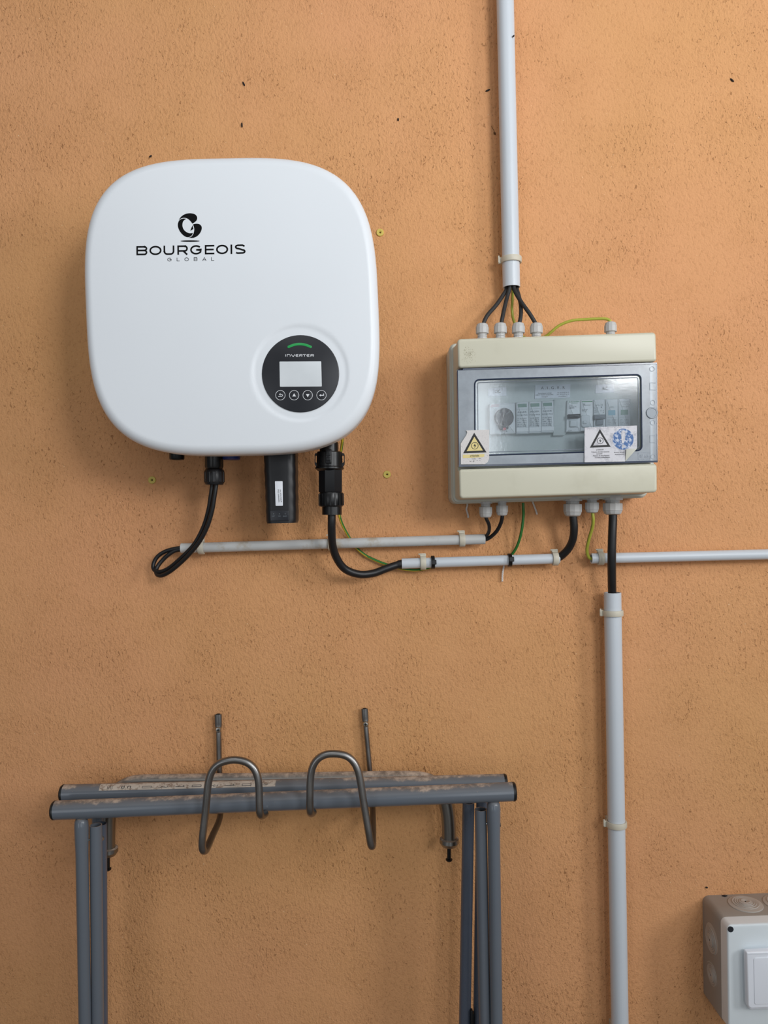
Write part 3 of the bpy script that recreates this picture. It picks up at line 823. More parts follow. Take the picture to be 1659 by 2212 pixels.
# cover frame with the opening for the devices
HOLE = [(1027, 822), (1384, 811), (1386, 973), (1028, 983.5)]
m = MB(); o1 = rr(grow(cpw, .0015), .006, 5); o2 = rr(grow(cpw, -.0005), .005, 5); hp = [P(x, y, .085) for x, y in HOLE]
h1 = rr([(p.x, p.z) for p in hp], .006, 5)
mk3 = lambda c, d: [Vector((x, -d, z)) for x, z in c]
m.loft([mk3(o1, .056), mk3(o2, .085), mk3(h1, .085), mk3(h1, .068)], 0, False, False)
part('cover_frame', m, M['cream'], bx)
m = MB(); m.plate([(1000, 790), (1410, 775), (1412, 1010), (1003, 1025)], .058, .070)
part('inner_panel', m, M['inner'], bx, 'pale grey inner panel')
m = MB(); m.plate(rr([(988, 731.5), (1417.5, 717), (1419.4, 780.5), (989.8, 794.5)], [8, 8, 7, 7]), .084, FR, .0035, steps=4)
part('cover_strip', m, M['cream'], bx, 'upper cream cover strip with a dirty smudge')
m = MB(); m.plate(rr([(991, 1013.5), (1420, 1001.5), (1420.5, 1063.5), (992.8, 1077.5)], [7, 7, 8, 8]), .084, FR, .0035, steps=4)
part('cover_strip', m, M['cream'], bx, 'lower cream cover strip')
# smudge of fine dirt dots
rnd = random.Random(4); m = MB()
for k in range(170):
    a = rnd.gauss(0, 1); b = rnd.gauss(0, 1); x, y = 1012 + a * 6.5 + b * 1, 766 + b * 7.5
    if 995 < x < 1035 and 745 < y < 785: m.flat(circ(x, y, rnd.uniform(.2, .6), 6), FR + .00015)
part('dirt_smudge', m, pr('smudge', (158, 149, 122), 0.9), bx, 'brown specks at the left end of the upper strip', kind='stuff')
# door
DF = .1065
DOOR = [(987.3, 798.5), (1419.6, 785), (1420.8, 998.8), (991, 1008.5)]
WIN = [(1025.5, 820.3), (1384.6, 809), (1386.8, 973), (1026.3, 984)]
oc = rr(DOOR, 3, 6); ic = rr(WIN, 10, 6)
def wring(a, b, d):
    qa = [P(x, y, d) for x, y in a]; qb = [P(x, y, d) for x, y in b]; return qa, qb
m = MB(); qa, qb = wring(oc, ic, DF); m.loft([qa, qb], 0, False, False)
qa2 = [Vector((p.x, -.087, p.z)) for p in qa]
door = part('door', m, M['rim'], bx, 'smoky frosted door surround')
m = MB(); ii = inset([(x, y) for x, y in oc], 1.7); m.loft([qa2, qa, [P(x, y, DF + .0004) for x, y in ii]], 0, False, False)
i1 = inset(ic, -1.6); i2 = inset(ic, 1.6)
m.loft([[P(x, y, DF + .0003) for x, y in i1], [P(x, y, DF + .0016) for x, y in ic], [P(x, y, DF + .0006) for x, y in i2], [P(x, y, DF - .008) for x, y in i2]], 0, False, False)
bot = [(991, 1004.6), (1420.8, 994.9), (1420.8, 998.8), (991, 1008.5)]
m.flat(bot, DF + .0006); m.flat([(1000, 796), (1419, 783), (1419.6, 786.4), (1000, 799.6)], DF + .0006)
part('door_edge', m, M['edge'], door, 'dark blue polished edges of the door')
m = MB(); m.flat(i2, DF - .001)
part('pane', m, M['pane'], door, 'clear smoked pane')
m = MB(); g1 = inset(ic, 5.5); g2 = inset(ic, 7.3)
m.loft([[P(x, y, DF - .0008) for x, y in g1], [P(x, y, DF - .0001) for x, y in inset(ic, 6.4)], [P(x, y, DF - .0008) for x, y in g2]], 0, False, False)
part('pane_rib', m, M['rim'], door)
C4 = lambda x, y: (940 + x / 3.19, 580 + y / 3.19)
m = MB(); k_ = P(*C4(1490, 996), DF - .002); m.lathe(k_, (0, -1, 0), [(0, 0), (12.6 * S(DF), 0), (12.6 * S(DF), .003), (11.6 * S(DF), .0036), (9.6 * S(DF), .0036), (9.2 * S(DF), .003), (0, .003)], 36)
part('latch_button', m, pr('latch_grey', (150, 158, 166), .4), door, 'round grey latch button')
MK = pr('moulded_grey', (160, 168, 178), .5)
for x, y in ((1495, 692), (1500, 925), (1500, 1062), (1503, 1297)):
    m = MB(); m.ribbon(circ(*C4(x, y), 5, 18), 0.9, DF + .0005, 0, None, True); part('moulded_ring', m, MK, door)
for x, y in ((1498, 812), (1500, 1175)):
    a = C4(x - 18, y - 24); b = C4(x + 22, y + 24); m = MB(); m.ribbon([(b[0], a[1]), a, (a[0], b[1]), b], 0.9, DF + .0005); part('moulded_bracket', m, MK, door)
m = MB(); a = C4(1400, 1268); b = C4(1482, 1315); m.ribbon([a, (b[0], a[1]), b, (a[0], b[1])], 0.8, DF + .0005, 0, None, True)
m.text('IP 65', (a[0] + 4, b[1] - 3.5), (b[0] - 3, b[1] - 3.5), 7.5, DF + .0005)
part('protection_marking', m, MK, door, None, 35, 'stuff')
# stickers on the door
def tri_sign(mb, apex, bl, br, th, d, m_out, m_in):
    t = [apex, bl, br]; mb.flat(t, d, m_out); q = inset(t, th); mb.flat(q, d + .0001, m_in)
    cx_ = (bl[0] + br[0]) / 2; cy_ = apex[1] + (bl[1] - apex[1]) * .63; r_ = (br[0] - bl[0]) * .145
    mb.ribbon(circ(cx_, cy_, r_, 24), 1.1, d + .0002, m_out, None, True)
    mb.flat([(cx_ + .1 * r_, cy_ - .72 * r_), (cx_ - .42 * r_, cy_ + .12 * r_), (cx_ - .05 * r_, cy_ + .08 * r_), (cx_ - .12 * r_, cy_ + .75 * r_), (cx_ + .42 * r_, cy_ - .15 * r_), (cx_ + .08 * r_, cy_ - .1 * r_)], d + .0002, m_out)
m = MB(); sd = DF + .0020
m.plate([C4(*p) for p in ((214, 1116), (221, 1128), (215, 1148), (176, 1207), (178, 1350), (340, 1349), (362, 1335), (372, 1308), (372, 1110))], DF + .0006, sd)
st = part('warning_sticker', m, M['stick'], bx, 'white sticker with yellow warning triangle at lower left of the door')
m = MB(); f1 = sd + .0002
tri_sign(m, C4(269, 1131), C4(193, 1274), C4(354, 1267), 4.4, f1, 0, 1)
m.flat([C4(*p) for p in ((190, 1284), (340, 1278), (338, 1296), (330, 1299), (280, 1303), (191, 1306))], f1, 1)
m.text('ATTENTION', C4(240, 1300), C4(302, 1297), 4.2, f1 + .0002, 2)
for s_, x0, x1, y in (('Tension', 252, 280, 1315), ('elec.', 300, 318, 1312), ('dan', 238, 250, 1331), ('ger', 262, 273, 1330), ('- -', 286, 312, 1329)): m.text(s_, C4(x0, y), C4(x1, y - 1), 1.9, f1, 2)
part('print', m, [M['signblack'], M['warn'], M['signink']], st, 'black and yellow danger triangle over a yellow band')
m = MB(); m.plate([C4(*p) for p in ((1030, 1096), (1391, 1082), (1391, 1240), (1318, 1243), (1308, 1330), (1029, 1336))], DF + .0006, sd)
st = part('warning_sticker', m, M['stick2'], bx, 'larger faded sticker with triangle and flaking blue disc at lower right of the door')
m = MB(); tri_sign(m, C4(1135, 1106), C4(1066, 1235), C4(1209, 1228), 4.2, f1, 0, 1)
m.flat(circ(*C4(1295, 1176), 22.8, 40), f1, 2)
m.flat([C4(*p) for p in ((1283, 1122), (1302, 1113), (1312, 1130), (1308, 1180), (1300, 1205), (1286, 1205), (1284, 1170))], f1 + .0002, 1); m.flat(circ(*C4(1297, 1224), 3.6, 16), f1 + .0002, 1)
for s_, x0, x1, y in (('ATTENTION', 1110, 1160, 1255), ('Présence de deux sources', 1078, 1200, 1269), ('de tension', 1112, 1152, 1282), ('- Réseau de distribution', 1082, 1200, 1295), ('- Panneaux photovoltaïques', 1098, 1204, 1307), ('Avant toute', 1232, 1304, 1272), ('intervention', 1240, 1304, 1286)): m.text(s_, C4(x0, y), C4(x1, y - 3), 2.9, f1, 3)
m.text('- - — - — -', C4(1050, 1104), C4(1100, 1102), 1.2, f1, 3); m.text('— - — - —', C4(1190, 1100), C4(1350, 1094), 1.0, f1, 3)
part('print', m, [M['signblack'], M['stick2'], M['signblue'], M['signink']], st, 'faded triangle, blue mandatory disc and broken text')
m = MB(); q = [C4(*p) for p in ((1318, 1243), (1391, 1240), (1372, 1262), (1310, 1329))]
a_, b_, c_, e_ = [P(x, y, sd + k_) for (x, y), k_ in zip(q, (.003, .0002, .0012, .0002))]
m.add([a_, b_, c_, e_], [(0, 1, 2), (0, 2, 3)]); m.add([p + Vector((0, .0004, 0)) for p in (a_, b_, c_, e_)], [(0, 2, 1), (0, 3, 2)])
part('curled_corner', m, M['body'], st, 'folded-over corner showing its grey back')
# paper labels inside
PD = .0712
LINK = pr('label_print', (52, 58, 64), 0.7)
def paper(quad, label, items):
    m = MB(); m.plate([C4(*p) for p in quad], .0698, PD)
    p_ = part('paper_label', m, M['paper'], bx, label); m = MB()
    for s_, bl, br, h in items: m.text(s_, C4(*bl), C4(*br), h, PD + .0002)
    part('lettering', m, LINK, p_, None, 35, 'stuff')
paper(((364, 826), (491, 818), (490, 877), (365, 882)), 'white paper label reading DC', [('DC', (413, 858), (450, 856), 6.2)])
paper(((1106, 802), (1235, 795), (1232, 853), (1104, 860)), 'white paper label reading AC', [('AC', (1150, 838), (1188, 836), 6.4)])
paper(((690, 803), (934, 797), (928, 889), (686, 898)), 'white business card label with handwritten-style name', [('A . I . G . E . R', (730, 833), (894, 829), 5.8), ('Zone artisanale Louberge', (708, 864), (802, 861), 2.3), ('64400 ST VINCENT DE BAIGORRY', (692, 876), (816, 872), 2.3), ('www.aiger.fr', (732, 888), (776, 886), 2.3), ('Tel : 05 56 87 66 15', (842, 860), (922, 857), 2.4), ('Fax : 05 56 87 66 16', (840, 872), (922, 869), 2.4), ('contact@aiger.fr', (850, 884), (912, 881), 2.3)])
m = MB(); m.plate([C4(*p) for p in ((820, 903), (906, 899), (906, 1130), (892, 1150), (812, 1152), (814, 1130))], .0695, .076, .0008)
part('blank_cover', m, M['inner'], bx, 'plain grey blank module between the two device groups')
# devices on the rail
MD = .080
def device(name, label, quad, mat, grp=None, d=MD):
    q = [C4(*p) for p in quad]; t = thing(name, label, 'circuit device', P(q[3][0], q[3][1], .071), grp)
    m = MB(); m.plate(rr(q, 0.6, 2), .0705, d, .0008); part('body', m, mat, t); return t
def words(t, items, d=MD, mat='greyink'):
    m = MB()
    for s_, bl, br, h in items: m.text(s_, C4(*bl), C4(*br), h, d + .0003)
    part('lettering', m, M[mat], t, None, 35, 'stuff')
t = device('isolator_switch', 'wide isolator with a round dark rotary knob, inside the box at left', ((374, 932), (552, 924), (554, 1136), (376, 1144)), M['dev'])
m = MB(); c = P(*C4(472, 1030), MD - .001); m.lathe(c, (0, -1, 0), [(0, 0), (20.6 * S(MD), 0), (20.4 * S(MD), .006), (19 * S(MD), .0075), (0, .0075)], 40)
kd = MD + .0064; m.plate(rr([C4(462, 990), C4(485, 990), C4(485, 1075), C4(462, 1075)], 3), MD, kd + .0035, .001); m.plate(rr([C4(438, 1060), C4(508, 1060), C4(505, 1108), C4(441, 1110)], 3), MD - .001, kd - .002, .001)
kn = part('rotary_knob', m, M['dark_grey'], t)
m = MB(); m.plate(rr([C4(468, 1097), C4(488, 1096), C4(488, 1112), C4(468, 1113)], 1), MD, kd, .0005); part('locking_tab', m, M['red'], kn, 'small red tab')
m = MB(); m.ribbon([C4(480, 1112), C4(481, 1135), C4(462, 1140)], 1.1, MD + .0006); m.flat(circ(*C4(492, 1122), 1.8, 12), MD + .0006); part('index_mark', m, M['mid_grey'], t)
words(t, [('- - - - - - - - -', (448, 942), (548, 936), 1.8)]); m = MB(); m.text('VISTOP DC', C4(386, 948), C4(442, 944), 3.0, MD + .0003); m.ribbon([C4(374, 953), C4(440, 950)], .5, MD + .0003); part('red_lettering', m, M['redink'], t)
SG = 'surge protectors in the left group of the box'
for k, nm in enumerate(('left', 'middle', 'right')):
    x0 = 559 + 87 * k; y0 = 922 - 4 * k * .9
    t = device('surge_protector', nm + ' of three narrow surge protectors with green window beside the rotary knob', ((x0, y0), (x0 + 86, y0 - 3.5), (x0 + 86, y0 + 216), (x0, y0 + 219)), M['dev'], SG)
    y = y0 - 2
    m = MB(); m.plate([C4(x0 + 12, y + 13), C4(x0 + 72, y + 11), C4(x0 + 72, y + 34), C4(x0 + 12, y + 36)], MD - .001, MD + .0003); part('status_window', m, M['lcdgreen'], t)
    m = MB(); m.plate([C4(x0 + 2, y + 180), C4(x0 + 85, y + 178), C4(x0 + 85, y + 202), C4(x0 + 2, y + 204)], MD - .001, MD + .0004); part('label_strip', m, M['devw'], t)
    words(t, [('AIGER', (x0 + 8, y + 76), (x0 + 72, y + 73), 3.4), ('FV350 PV4', (x0 + 5, y + 98), (x0 + 76, y + 95), 3.4), ('Uc dc: 500V', (x0 + 7, y + 119), (x0 + 72, y + 117), 2.8), ('In:    20kA', (x0 + 7, y + 132), (x0 + 72, y + 130), 2.8), ('Imax:   40kA', (x0 + 7, y + 145), (x0 + 72, y + 143), 2.8), ('Up -6 1.8kV', (x0 + 7, y + 159), (x0 + 72, y + 157), 2.8), ('Pm -6 1200V', (x0 + 7, y + 172), (x0 + 72, y + 170), 2.8), ('----------------', (x0 + 3, y + 54), (x0 + 78, y + 51), 1.0)])
C6 = lambda x, y: (1200 + x / 6.9125, 800 + y / 6.9125)
def dev6(name, label, quad, mat, grp=None):
    q = [C6(*p) for p in quad]; t = thing(name, label, 'circuit device', P(q[3][0], q[3][1], .071), grp)
    m = MB(); m.plate(rr(q, 0.6, 2), .0705, MD, .0008); part('body', m, mat, t); return t
def words6(t, items, mat='greyink', nm='lettering'):
    m = MB()
    for s_, bl, br, h in items: m.text(s_, C6(*bl), C6(*br), h, MD + .0003)
    part(nm, m, M[mat], t, None, 35, 'stuff')
t = dev6('circuit_breaker', 'bright white breaker with a black toggle and green lettering, first of the right group', ((176, 452), (374, 446), (366, 918), (160, 922)), M['devw'])
m = MB(); m.plate(rr([C6(186, 655), C6(376, 648), C6(376, 705), C6(190, 718)], 1.2), MD - .001, MD + .006, .0012); part('toggle', m, M['dark_grey'], t, 'black toggle')
m = MB(); m.plate(rr([C6(200, 725), C6(350, 718), C6(344, 850), C6(205, 855)], 3), MD - .001, MD + .001, .0008); m.plate(rr([C6(222, 745), C6(325, 742), C6(322, 838), C6(215, 842)], 2), MD, MD + .0035, .001); part('lever', m, M['dev'], t)
words6(t, [('Schneider', (200, 482), (360, 474), 3.4), ('Electric', (240, 498), (330, 494), 1.8)], 'greenink', 'green_lettering')
words6(t, [('iC60N', (203, 532), (255, 529), 2.4), ('DT40 C16', (200, 553), (310, 549), 2.2), ('6000A', (202, 572), (282, 568), 2.2), ('C16', (188, 908), (240, 905), 2.6), ('ON', (258, 800), (300, 798), 2)])
t = dev6('circuit_breaker', 'white residual device with a green bar on top, second of the right group', ((378, 446), (562, 440), (562, 900), (372, 912)), M['devw'])
m = MB(); m.plate([C6(392, 462), C6(550, 457), C6(550, 470), C6(392, 475)], MD - .001, MD + .0003); part('green_bar', m, M['greenink'], t)
m = MB(); m.plate(rr([C6(380, 668), C6(520, 662), C6(512, 850), C6(390, 852)], 5), MD - .001, MD + .0025, .0012); m.plate(rr([C6(415, 752), C6(470, 750), C6(468, 795), C6(412, 798)], 1), MD, MD + .004, .0008); part('lever', m, M['dev'], t)
words6(t, [('Vigi', (410, 512), (440, 510), 3), ('Differentiel', (415, 528), (520, 524), 2), ('Vigi DT40', (392, 596), (480, 592), 2.4), ('30mA', (392, 614), (470, 611), 2.2)])
t = dev6('circuit_breaker', 'greyish breaker with a wide grey lever, third of the right group', ((570, 438), (744, 430), (746, 890), (572, 900)), M['dev'])
m = MB(); m.plate(rr([C6(582, 662), C6(752, 656), C6(752, 722), C6(586, 736)], 1.4), MD - .001, MD + .0055, .0012); m.plate(rr([C6(610, 738), C6(720, 732), C6(715, 815), C6(606, 822)], 2), MD - .001, MD + .003, .001); part('lever', m, M['mid_grey'], t)
words6(t, [('JVVi-32', (590, 534), (708, 526), 3.2), ('C16', (580, 572), (630, 569), 3), ('400V', (582, 602), (635, 599), 2), ('6000', (582, 630), (635, 627), 2), ('2  4', (670, 612), (722, 608), 2.4), ('1', (678, 562), (690, 561), 3), ('3', (704, 640), (722, 638), 2.6)])
t = dev6('surge_protector', 'pale surge protector with a light blue window, fourth of the right group', ((752, 430), (936, 426), (936, 890), (754, 894)), M['dev'])
m = MB(); m.plate([C6(788, 598), C6(894, 594), C6(894, 668), C6(788, 672)], MD - .001, MD + .0003); part('status_window', m, M['lcdblue'], t)
words6(t, [('SPD', (815, 562), (874, 559), 3), ('-------------', (770, 712), (915, 706), 1.2), ('Uc:   275V', (778, 745), (908, 741), 1.8), ('In:    5kA', (778, 765), (908, 761), 1.8), ('Imax:  10kA', (778, 786), (908, 782), 1.8), ('Up:  1.2kV', (778, 808), (908, 804), 1.8)])
t = dev6('surge_protector', 'pale surge protector with a grey-green window, last of the right group', ((940, 426), (1118, 422), (1118, 886), (940, 890)), M['dev'])
m = MB(); m.plate([C6(976, 592), C6(1084, 588), C6(1084, 660), C6(976, 664)], MD - .001, MD + .0003); part('status_window', m, M['lcdgreen'], t)
words6(t, [('Parafoudre', (960, 482), (1100, 476), 2.2), ('12.5kA', (1020, 512), (1096, 508), 2.2), ('JVV12-C', (988, 554), (1102, 549), 3), ('-------------', (958, 708), (1100, 702), 1.2), ('Uc:   275V', (962, 742), (1096, 738), 1.8), ('In:    5kA', (962, 763), (1096, 759), 1.8), ('Imax:  10kA', (962, 784), (1096, 780), 1.8), ('Up:  1.2kV', (962, 806), (1096, 802), 1.8)])
# cable glands screwed into the box
def gland(px, y_cap, y_nut, y_base, r, d, label):
    """y_cap: outer end, y_nut: inner end of the cap nut, y_base: box wall (pixels)"""
    a, b = P(px, y_base, d), P(px, y_cap, d); L_ = (b - a).length; ax = b - a; f = abs(y_nut - y_base) / abs(y_cap - y_base); R = r * S(d)
    m = MB(); m.lathe(a - ax * .25, ax, [(0, 0), (R * 1.03, 0), (R * 1.03, L_ * (.25 + f * .48)), (R * .74, L_ * (.25 + f * .5)), (R * .74, L_ * (.25 + f * .64)), (R * .68, L_ * (.25 + f * .68)), (R * .74, L_ * (.25 + f * .72)), (R * .74, L_ * (.25 + f * .84)), (R * .68, L_ * (.25 + f * .88)), (R * .74, L_ * (.25 + f * .92)), (R * .74, L_ * (.3 + f)), (0, L_ * (.3 + f))], 12)
    g_ = part('cable_gland', m, M['gland'], bx, label, 25)
    m = MB(); k_ = L_ * f; h = L_ - k_
    m.lathe(a + ax.normalized() * k_, ax, [(0, 0), (R * .96, 0), (R * 1.0, h * .05), (R * 1.0, h * .62), (R * .95, h * .66), (R * .93, h * .74), (R * .82, h * .92), (R * .60, h), (0, h)], 12)
    part('cap_nut', m, M['gland'], g_, None, 25)
for x, y in ((1041.7, 699), (1081, 698), (1119.8, 697.5), (1158.7, 698)): gland(x, y, y + 22, y + 44, 14, DG, 'light grey cable gland on the box top')
gland(1318.7, 696, 717, 737, 13.4, DG, 'light grey cable gland alone at the right of the box top')
gland(1049, 1118, 1095, 1081, 14.2, DU, 'light grey cable gland under the box')
gland(1084.5, 1114, 1092, 1079, 12.8, DU, 'light grey cable gland under the box')
gland(1237, 1115.5, 1089, 1076, 20, DU, 'large light grey cable gland under the box')
gland(1278.7, 1108, 1085.5, 1075, 15, DU, 'light grey cable gland under the box')
gland(1323.3, 1112, 1087, 1074, 21.2, DU, 'large light grey cable gland under the box')

# ------------------------------------------------------------------ wall plugs, strings, specks
for x, y, lab in ((821, 503, 'yellow wall plug in the render right of the inverter at logo height'), (836, 1025, 'yellow wall plug between the inverter plug and the distribution box'), (329, 1037, 'yellow wall plug below the lower left of the inverter')):
    t = thing('wall_plug', lab, 'wall plug', P(x, y, 0), 'yellow wall plugs left in old holes'); r = 8.2 * S(0)
    m = MB(); m.lathe(P(x, y, -.0005), (0, -1, 0), [(r * .2, 0), (r, 0), (r, .0018), (r * .9, .0024), (r * .42, .0024), (r * .2, .0012)], 22, closed_profile=True); part('collar', m, M['plug'], t)
    m = MB(); m.lathe(P(x, y, -.0005), (0, -1, 0), [(0, 0), (r * .21, 0), (r * .20, .0010), (0, .0011)], 14); part('screw_hole', m, M['hole'], t)
for pts, lab in (([(1009, 1083), (1009.5, 1092), (1007.5, 1100), (1010, 1109), (1011.5, 1118)], 'frayed white string end below the left end of the distribution box'), ([(1149, 1079), (1152, 1088), (1155, 1096), (1158, 1104), (1160, 1111)], 'frayed white string end below the box, right of the green earth wire'), ([(1089, 1218), (1087.5, 1228), (1085.5, 1240), (1085, 1256)], 'frayed white string end hanging from the short conduit')):
    m = MB()
    for ph in range(3):
        q = cat(pts, 8); m.tube([P(x + 1.4 * math.cos(i * .9 + ph * 2.1), y, .0035 + .0009 * math.sin(i * .9 + ph * 2.1)) for i, (x, y) in enumerate(q)], .0006, 6)
    solo('string_end', m, M['string'], lab, 'string', None, 60)
SP = [(526.5, 181, 5.2, 62, .0, 'tiny black speck above the inverter, uppermost on that side'), (522.5, 270, 5.4, 86, .0, 'tiny black speck straight above the middle of the inverter'), (860, 258, 3.4, 88, .0, 'tiny black speck between inverter and upper conduit'), (325, 337.5, 3.6, -40, .0, 'tiny black speck by the upper left shoulder of the inverter'), (1053.5, 195, 5.6, -24, .0, 'tiny black speck in the shadow left of the upper conduit'), (1581.5, 173, 5.4, 42, .0, 'tiny black speck at the upper right of the wall'), (1109, 78, 2.8, -42, .0335, 'tiny black speck stuck on the upper conduit'), (1526.5, 1917, 2.8, 10, 0, 'tiny black speck on the wall just above the junction box')]
for x, y, h, a, d, lab in SP:
    ca, sa = math.cos(math.radians(a)), math.sin(math.radians(a)); m = MB()
    m.tube([P(x - ca * h, y - sa * h, d + .0007), P(x - ca * h * .6, y - sa * h * .6, d + .0010), P(x, y + .3, d + .0011), P(x + ca * h * .6, y + sa * h * .6, d + .0010), P(x + ca * h, y + sa * h, d + .0007)], [.0003, .0011, .0013, .0011, .0003], 8)
    solo('insect_casing', m, M['speck'], lab, 'speck', 'black specks on the wall and conduit', 60)
m = MB(); m.tube([P(1061, 272, .0008), P(1066, 280, .0012), P(1068, 284, .001)], [.0002, .0003, .0004], 6); m.tube([P(1067, 285, .001), P(1068.6, 288, .0016), P(1070.5, 291, .001)], [.0008, .0017, .0006], 8)
solo('insect_husk', m, pr('brown_husk', (96, 66, 34), .8), 'small brown dried insect with one long leg left of the upper conduit', 'insect')

# ------------------------------------------------------------------ wall hooks
def hook(label, pts, top, scr, r0):
    """bent steel rod: flattened screwed end on the wall, down, forward, up over an arch and down to a short tip"""
    t = thing('wall_hook', label, 'hook', P(scr[0], scr[1], 0), 'bent steel rod hooks')
    w_ = path(pts, 8); n = len(w_); rs = []; sq = []
    for i in range(n):
        k = i / (n - 1); rs.append(r0 + (.0050 - r0) * sstep(.18, .38, k))
        f = 1 - sstep(0.045, .075, k); sq.append((1 - .25 * f, 1 + .32 * f))
    m = MB(); m.tube(w_, rs, 14, True, None, sq); rod = part('rod', m, M['steel'], t, None, 60)
    m = MB(); c = P(scr[0], scr[1], .0115); m.lathe(c, (0, -1, 0), [(0, 0), (.0046, 0), (.0046, .0008), (.0034, .0026), (0, .003)], 20)
    for ex, ez in (((1, 0, 0), (0, 0, 1)), ((0, 0, 1), (1, 0, 0))): m.box(c + Vector((0, -.0029, 0)), ex, ez, (0, -1, 0), .002, .0005, .0003, 1)
    part('screw', m, [M['screw'], M['hole']], t, 'cross-head screw')
    m = MB(); a = P(top[0], top[1], .0085); m.lathe(a + Vector((0, 0, .0002)), (0, 0, 1), [(0, 0), (.0030, 0), (.0030, .0004), (0, .0004)], 14); part('open_end', m, M['hole'], rod, 'dark open end of the tube')
    return t
hook('left steel rod hook with an arch to the right, over the grey bars', [(471.3, 1543, .0085), (471.6, 1560, .0085), (472, 1575, .0080), (472.5, 1590, .0085), (473.5, 1640, .009), (475, 1700, .010), (476.3, 1745, .012), (476, 1760, .018), (471, 1779, .042), (460, 1803, .080), (449, 1828, .118), (444, 1837, .134), (439, 1837, .1415), (436.8, 1828, .144), (438, 1805, .145), (445, 1745, .145), (449.5, 1695, .145), (457, 1668, .145), (470, 1652, .145), (488, 1644, .145), (509, 1641.5, .145), (531, 1646, .145), (547, 1658, .145), (556, 1677, .145), (559.5, 1702, .145), (560.5, 1740, .145), (561.5, 1756, .144), (564.5, 1762, .139), (569, 1761, .131), (573, 1757, .124)], (471.3, 1543), (472, 1576), .0042)
hook('right steel rod hook with an arch to the left, over the grey bars', [(787.7, 1531, .0085), (788.5, 1548, .0085), (790, 1563, .0080), (791, 1578, .0085), (795, 1620, .009), (799.5, 1670, .010), (803.5, 1722, .012), (805, 1742, .018), (805.5, 1762, .042), (805.5, 1788, .080), (805, 1815, .118), (804.5, 1826, .134), (802.5, 1827.5, .1415), (800, 1819, .144), (796, 1795, .145), (787, 1742, .145), (779, 1690, .145), (773, 1664, .145), (763, 1645, .145), (748, 1633, .145), (727, 1628.5, .145), (704, 1630, .145), (686, 1640, .145), (675, 1658, .145), (670.5, 1684, .145), (669.5, 1725, .145), (669.5, 1748, .144), (671, 1756, .139), (674, 1757, .131), (676.5, 1754, .124)], (787.7, 1531), (790, 1564), .0040)

# ------------------------------------------------------------------ galvanised U tube
ut = thing('bent_tube', 'dusty galvanised U-shaped tube with turned-down ends behind the grey bars', 'tube', P(600, 1690, .03))
UD = .030; ur = 15.3 * S(UD)
hz = [(233, 1838, UD), (233, 1800, UD), (234, 1765, UD), (240, 1732, UD), (256, 1707, UD), (280, 1693, UD), (308, 1688.6, UD), (340, 1688, UD), (380, 1687.5, UD), (500, 1686, UD), (620, 1684.2, UD), (740, 1682.5, UD), (820, 1681.3, UD), (860, 1680.9, UD), (890, 1681.2, UD), (918, 1684.5, UD), (942, 1696, UD), (958, 1718, UD), (966, 1748, UD), (969.5, 1780, UD), (970.5, 1820, UD)]
m = MB(); m.tube(path(hz, 8), ur, 24, True); part('tube', m, M['galv'], ut, None, 60)
for x, y in ((233.5, 1838), (970.5, 1818)):
    m = MB(); a, b = P(x, y - 8, UD), P(x, y + 9, UD); L_ = (b - a).length
    m.lathe(a, b - a, [(ur * 1.0, 0), (ur * 1.34, L_ * .1), (ur * 1.38, L_ * .55), (ur * 1.05, L_), (ur * .2, L_), (ur * .2, L_ * .9), (ur * 1.0, L_ * .5)], 28, closed_profile=True); cl = part('collar', m, M['galv'], ut, 'flared end collar')
    m = MB(); a = P(x - .5, y + 2, UD); e = P(x - .5, y + 43, UD); L_ = (e - a).length; q = S(UD)
    m.lathe(a, e - a, [(0, 0), (4.4 * q, 0), (4.2 * q, L_ * .84), (7.4 * q, L_ * .87), (7.2 * q, L_ * .93), (4 * q, L_), (0, L_)], 18); part('pin', m, M['black_pl'], cl, 'black pin with a button head')

# ------------------------------------------------------------------ folding trestle
tr = thing('folding_trestle', 'grey-blue folded tubular trestle standing against the wall behind the steel hooks', 'trestle', Vector((0.0, -0.09, 0.0)))
def bar(a, b, d, r, lab):
    A, B_ = P(a[0], a[1], d), P(b[0], b[1], d); ax = (B_ - A).normalized()
    m = MB(); m.tube([A + (B_ - A) * (i / 24) for i in range(25)], r, 36); br = part('bar', m, M['paint'], tr, lab, 60)
    for o_, s_ in ((A, -1), (B_, 1)):
        m = MB(); m.lathe(o_ - ax * s_ * .001, ax * s_, [(0, 0), (r * 1.02, 0), (r * 1.02, .0022), (r * .9, .0042), (0, .0046)], 36); part('end_cap', m, M['endcap'], br)
    return br
b1 = bar((118.5, 1750.5), (1109, 1710), .110, .0128, 'front top bar, dusty along its top')
b2 = bar((137, 1713.5), (1090, 1690.5), .064, .0122, 'rear top bar with an instruction strip')
# instruction strip following the rear bar's curve
A, B_ = P(137, 1713.5, .064), P(1090, 1690.5, .064); ax = (B_ - A).normalized()
sx0 = (P(219, 1700, .064) - A).dot(ax); sx1 = (P(597, 1700, .064) - A).dot(ax)
up0 = (ZU - ax * ZU.dot(ax)).normalized(); fr0 = Vector((0, -1, 0))
def onbar(s_, ang, e=.0003): return A + ax * s_ + (up0 * math.sin(math.radians(ang)) + fr0 * math.cos(math.radians(ang))) * (.0122 + e)
m = MB(); rg = [[onbar(sx0 + (sx1 - sx0) * i / 20, an) for an in (30, 42, 55, 68, 80)] for i in range(21)]
m.add([p for r_ in rg for p in r_], [(i * 5 + j, i * 5 + j + 1, (i + 1) * 5 + j + 1, (i + 1) * 5 + j) for i in range(20) for j in range(4)])
strip = part('instruction_strip', m, M['strip'], b2, 'pale dusty sticker strip with small pictograms', 60)
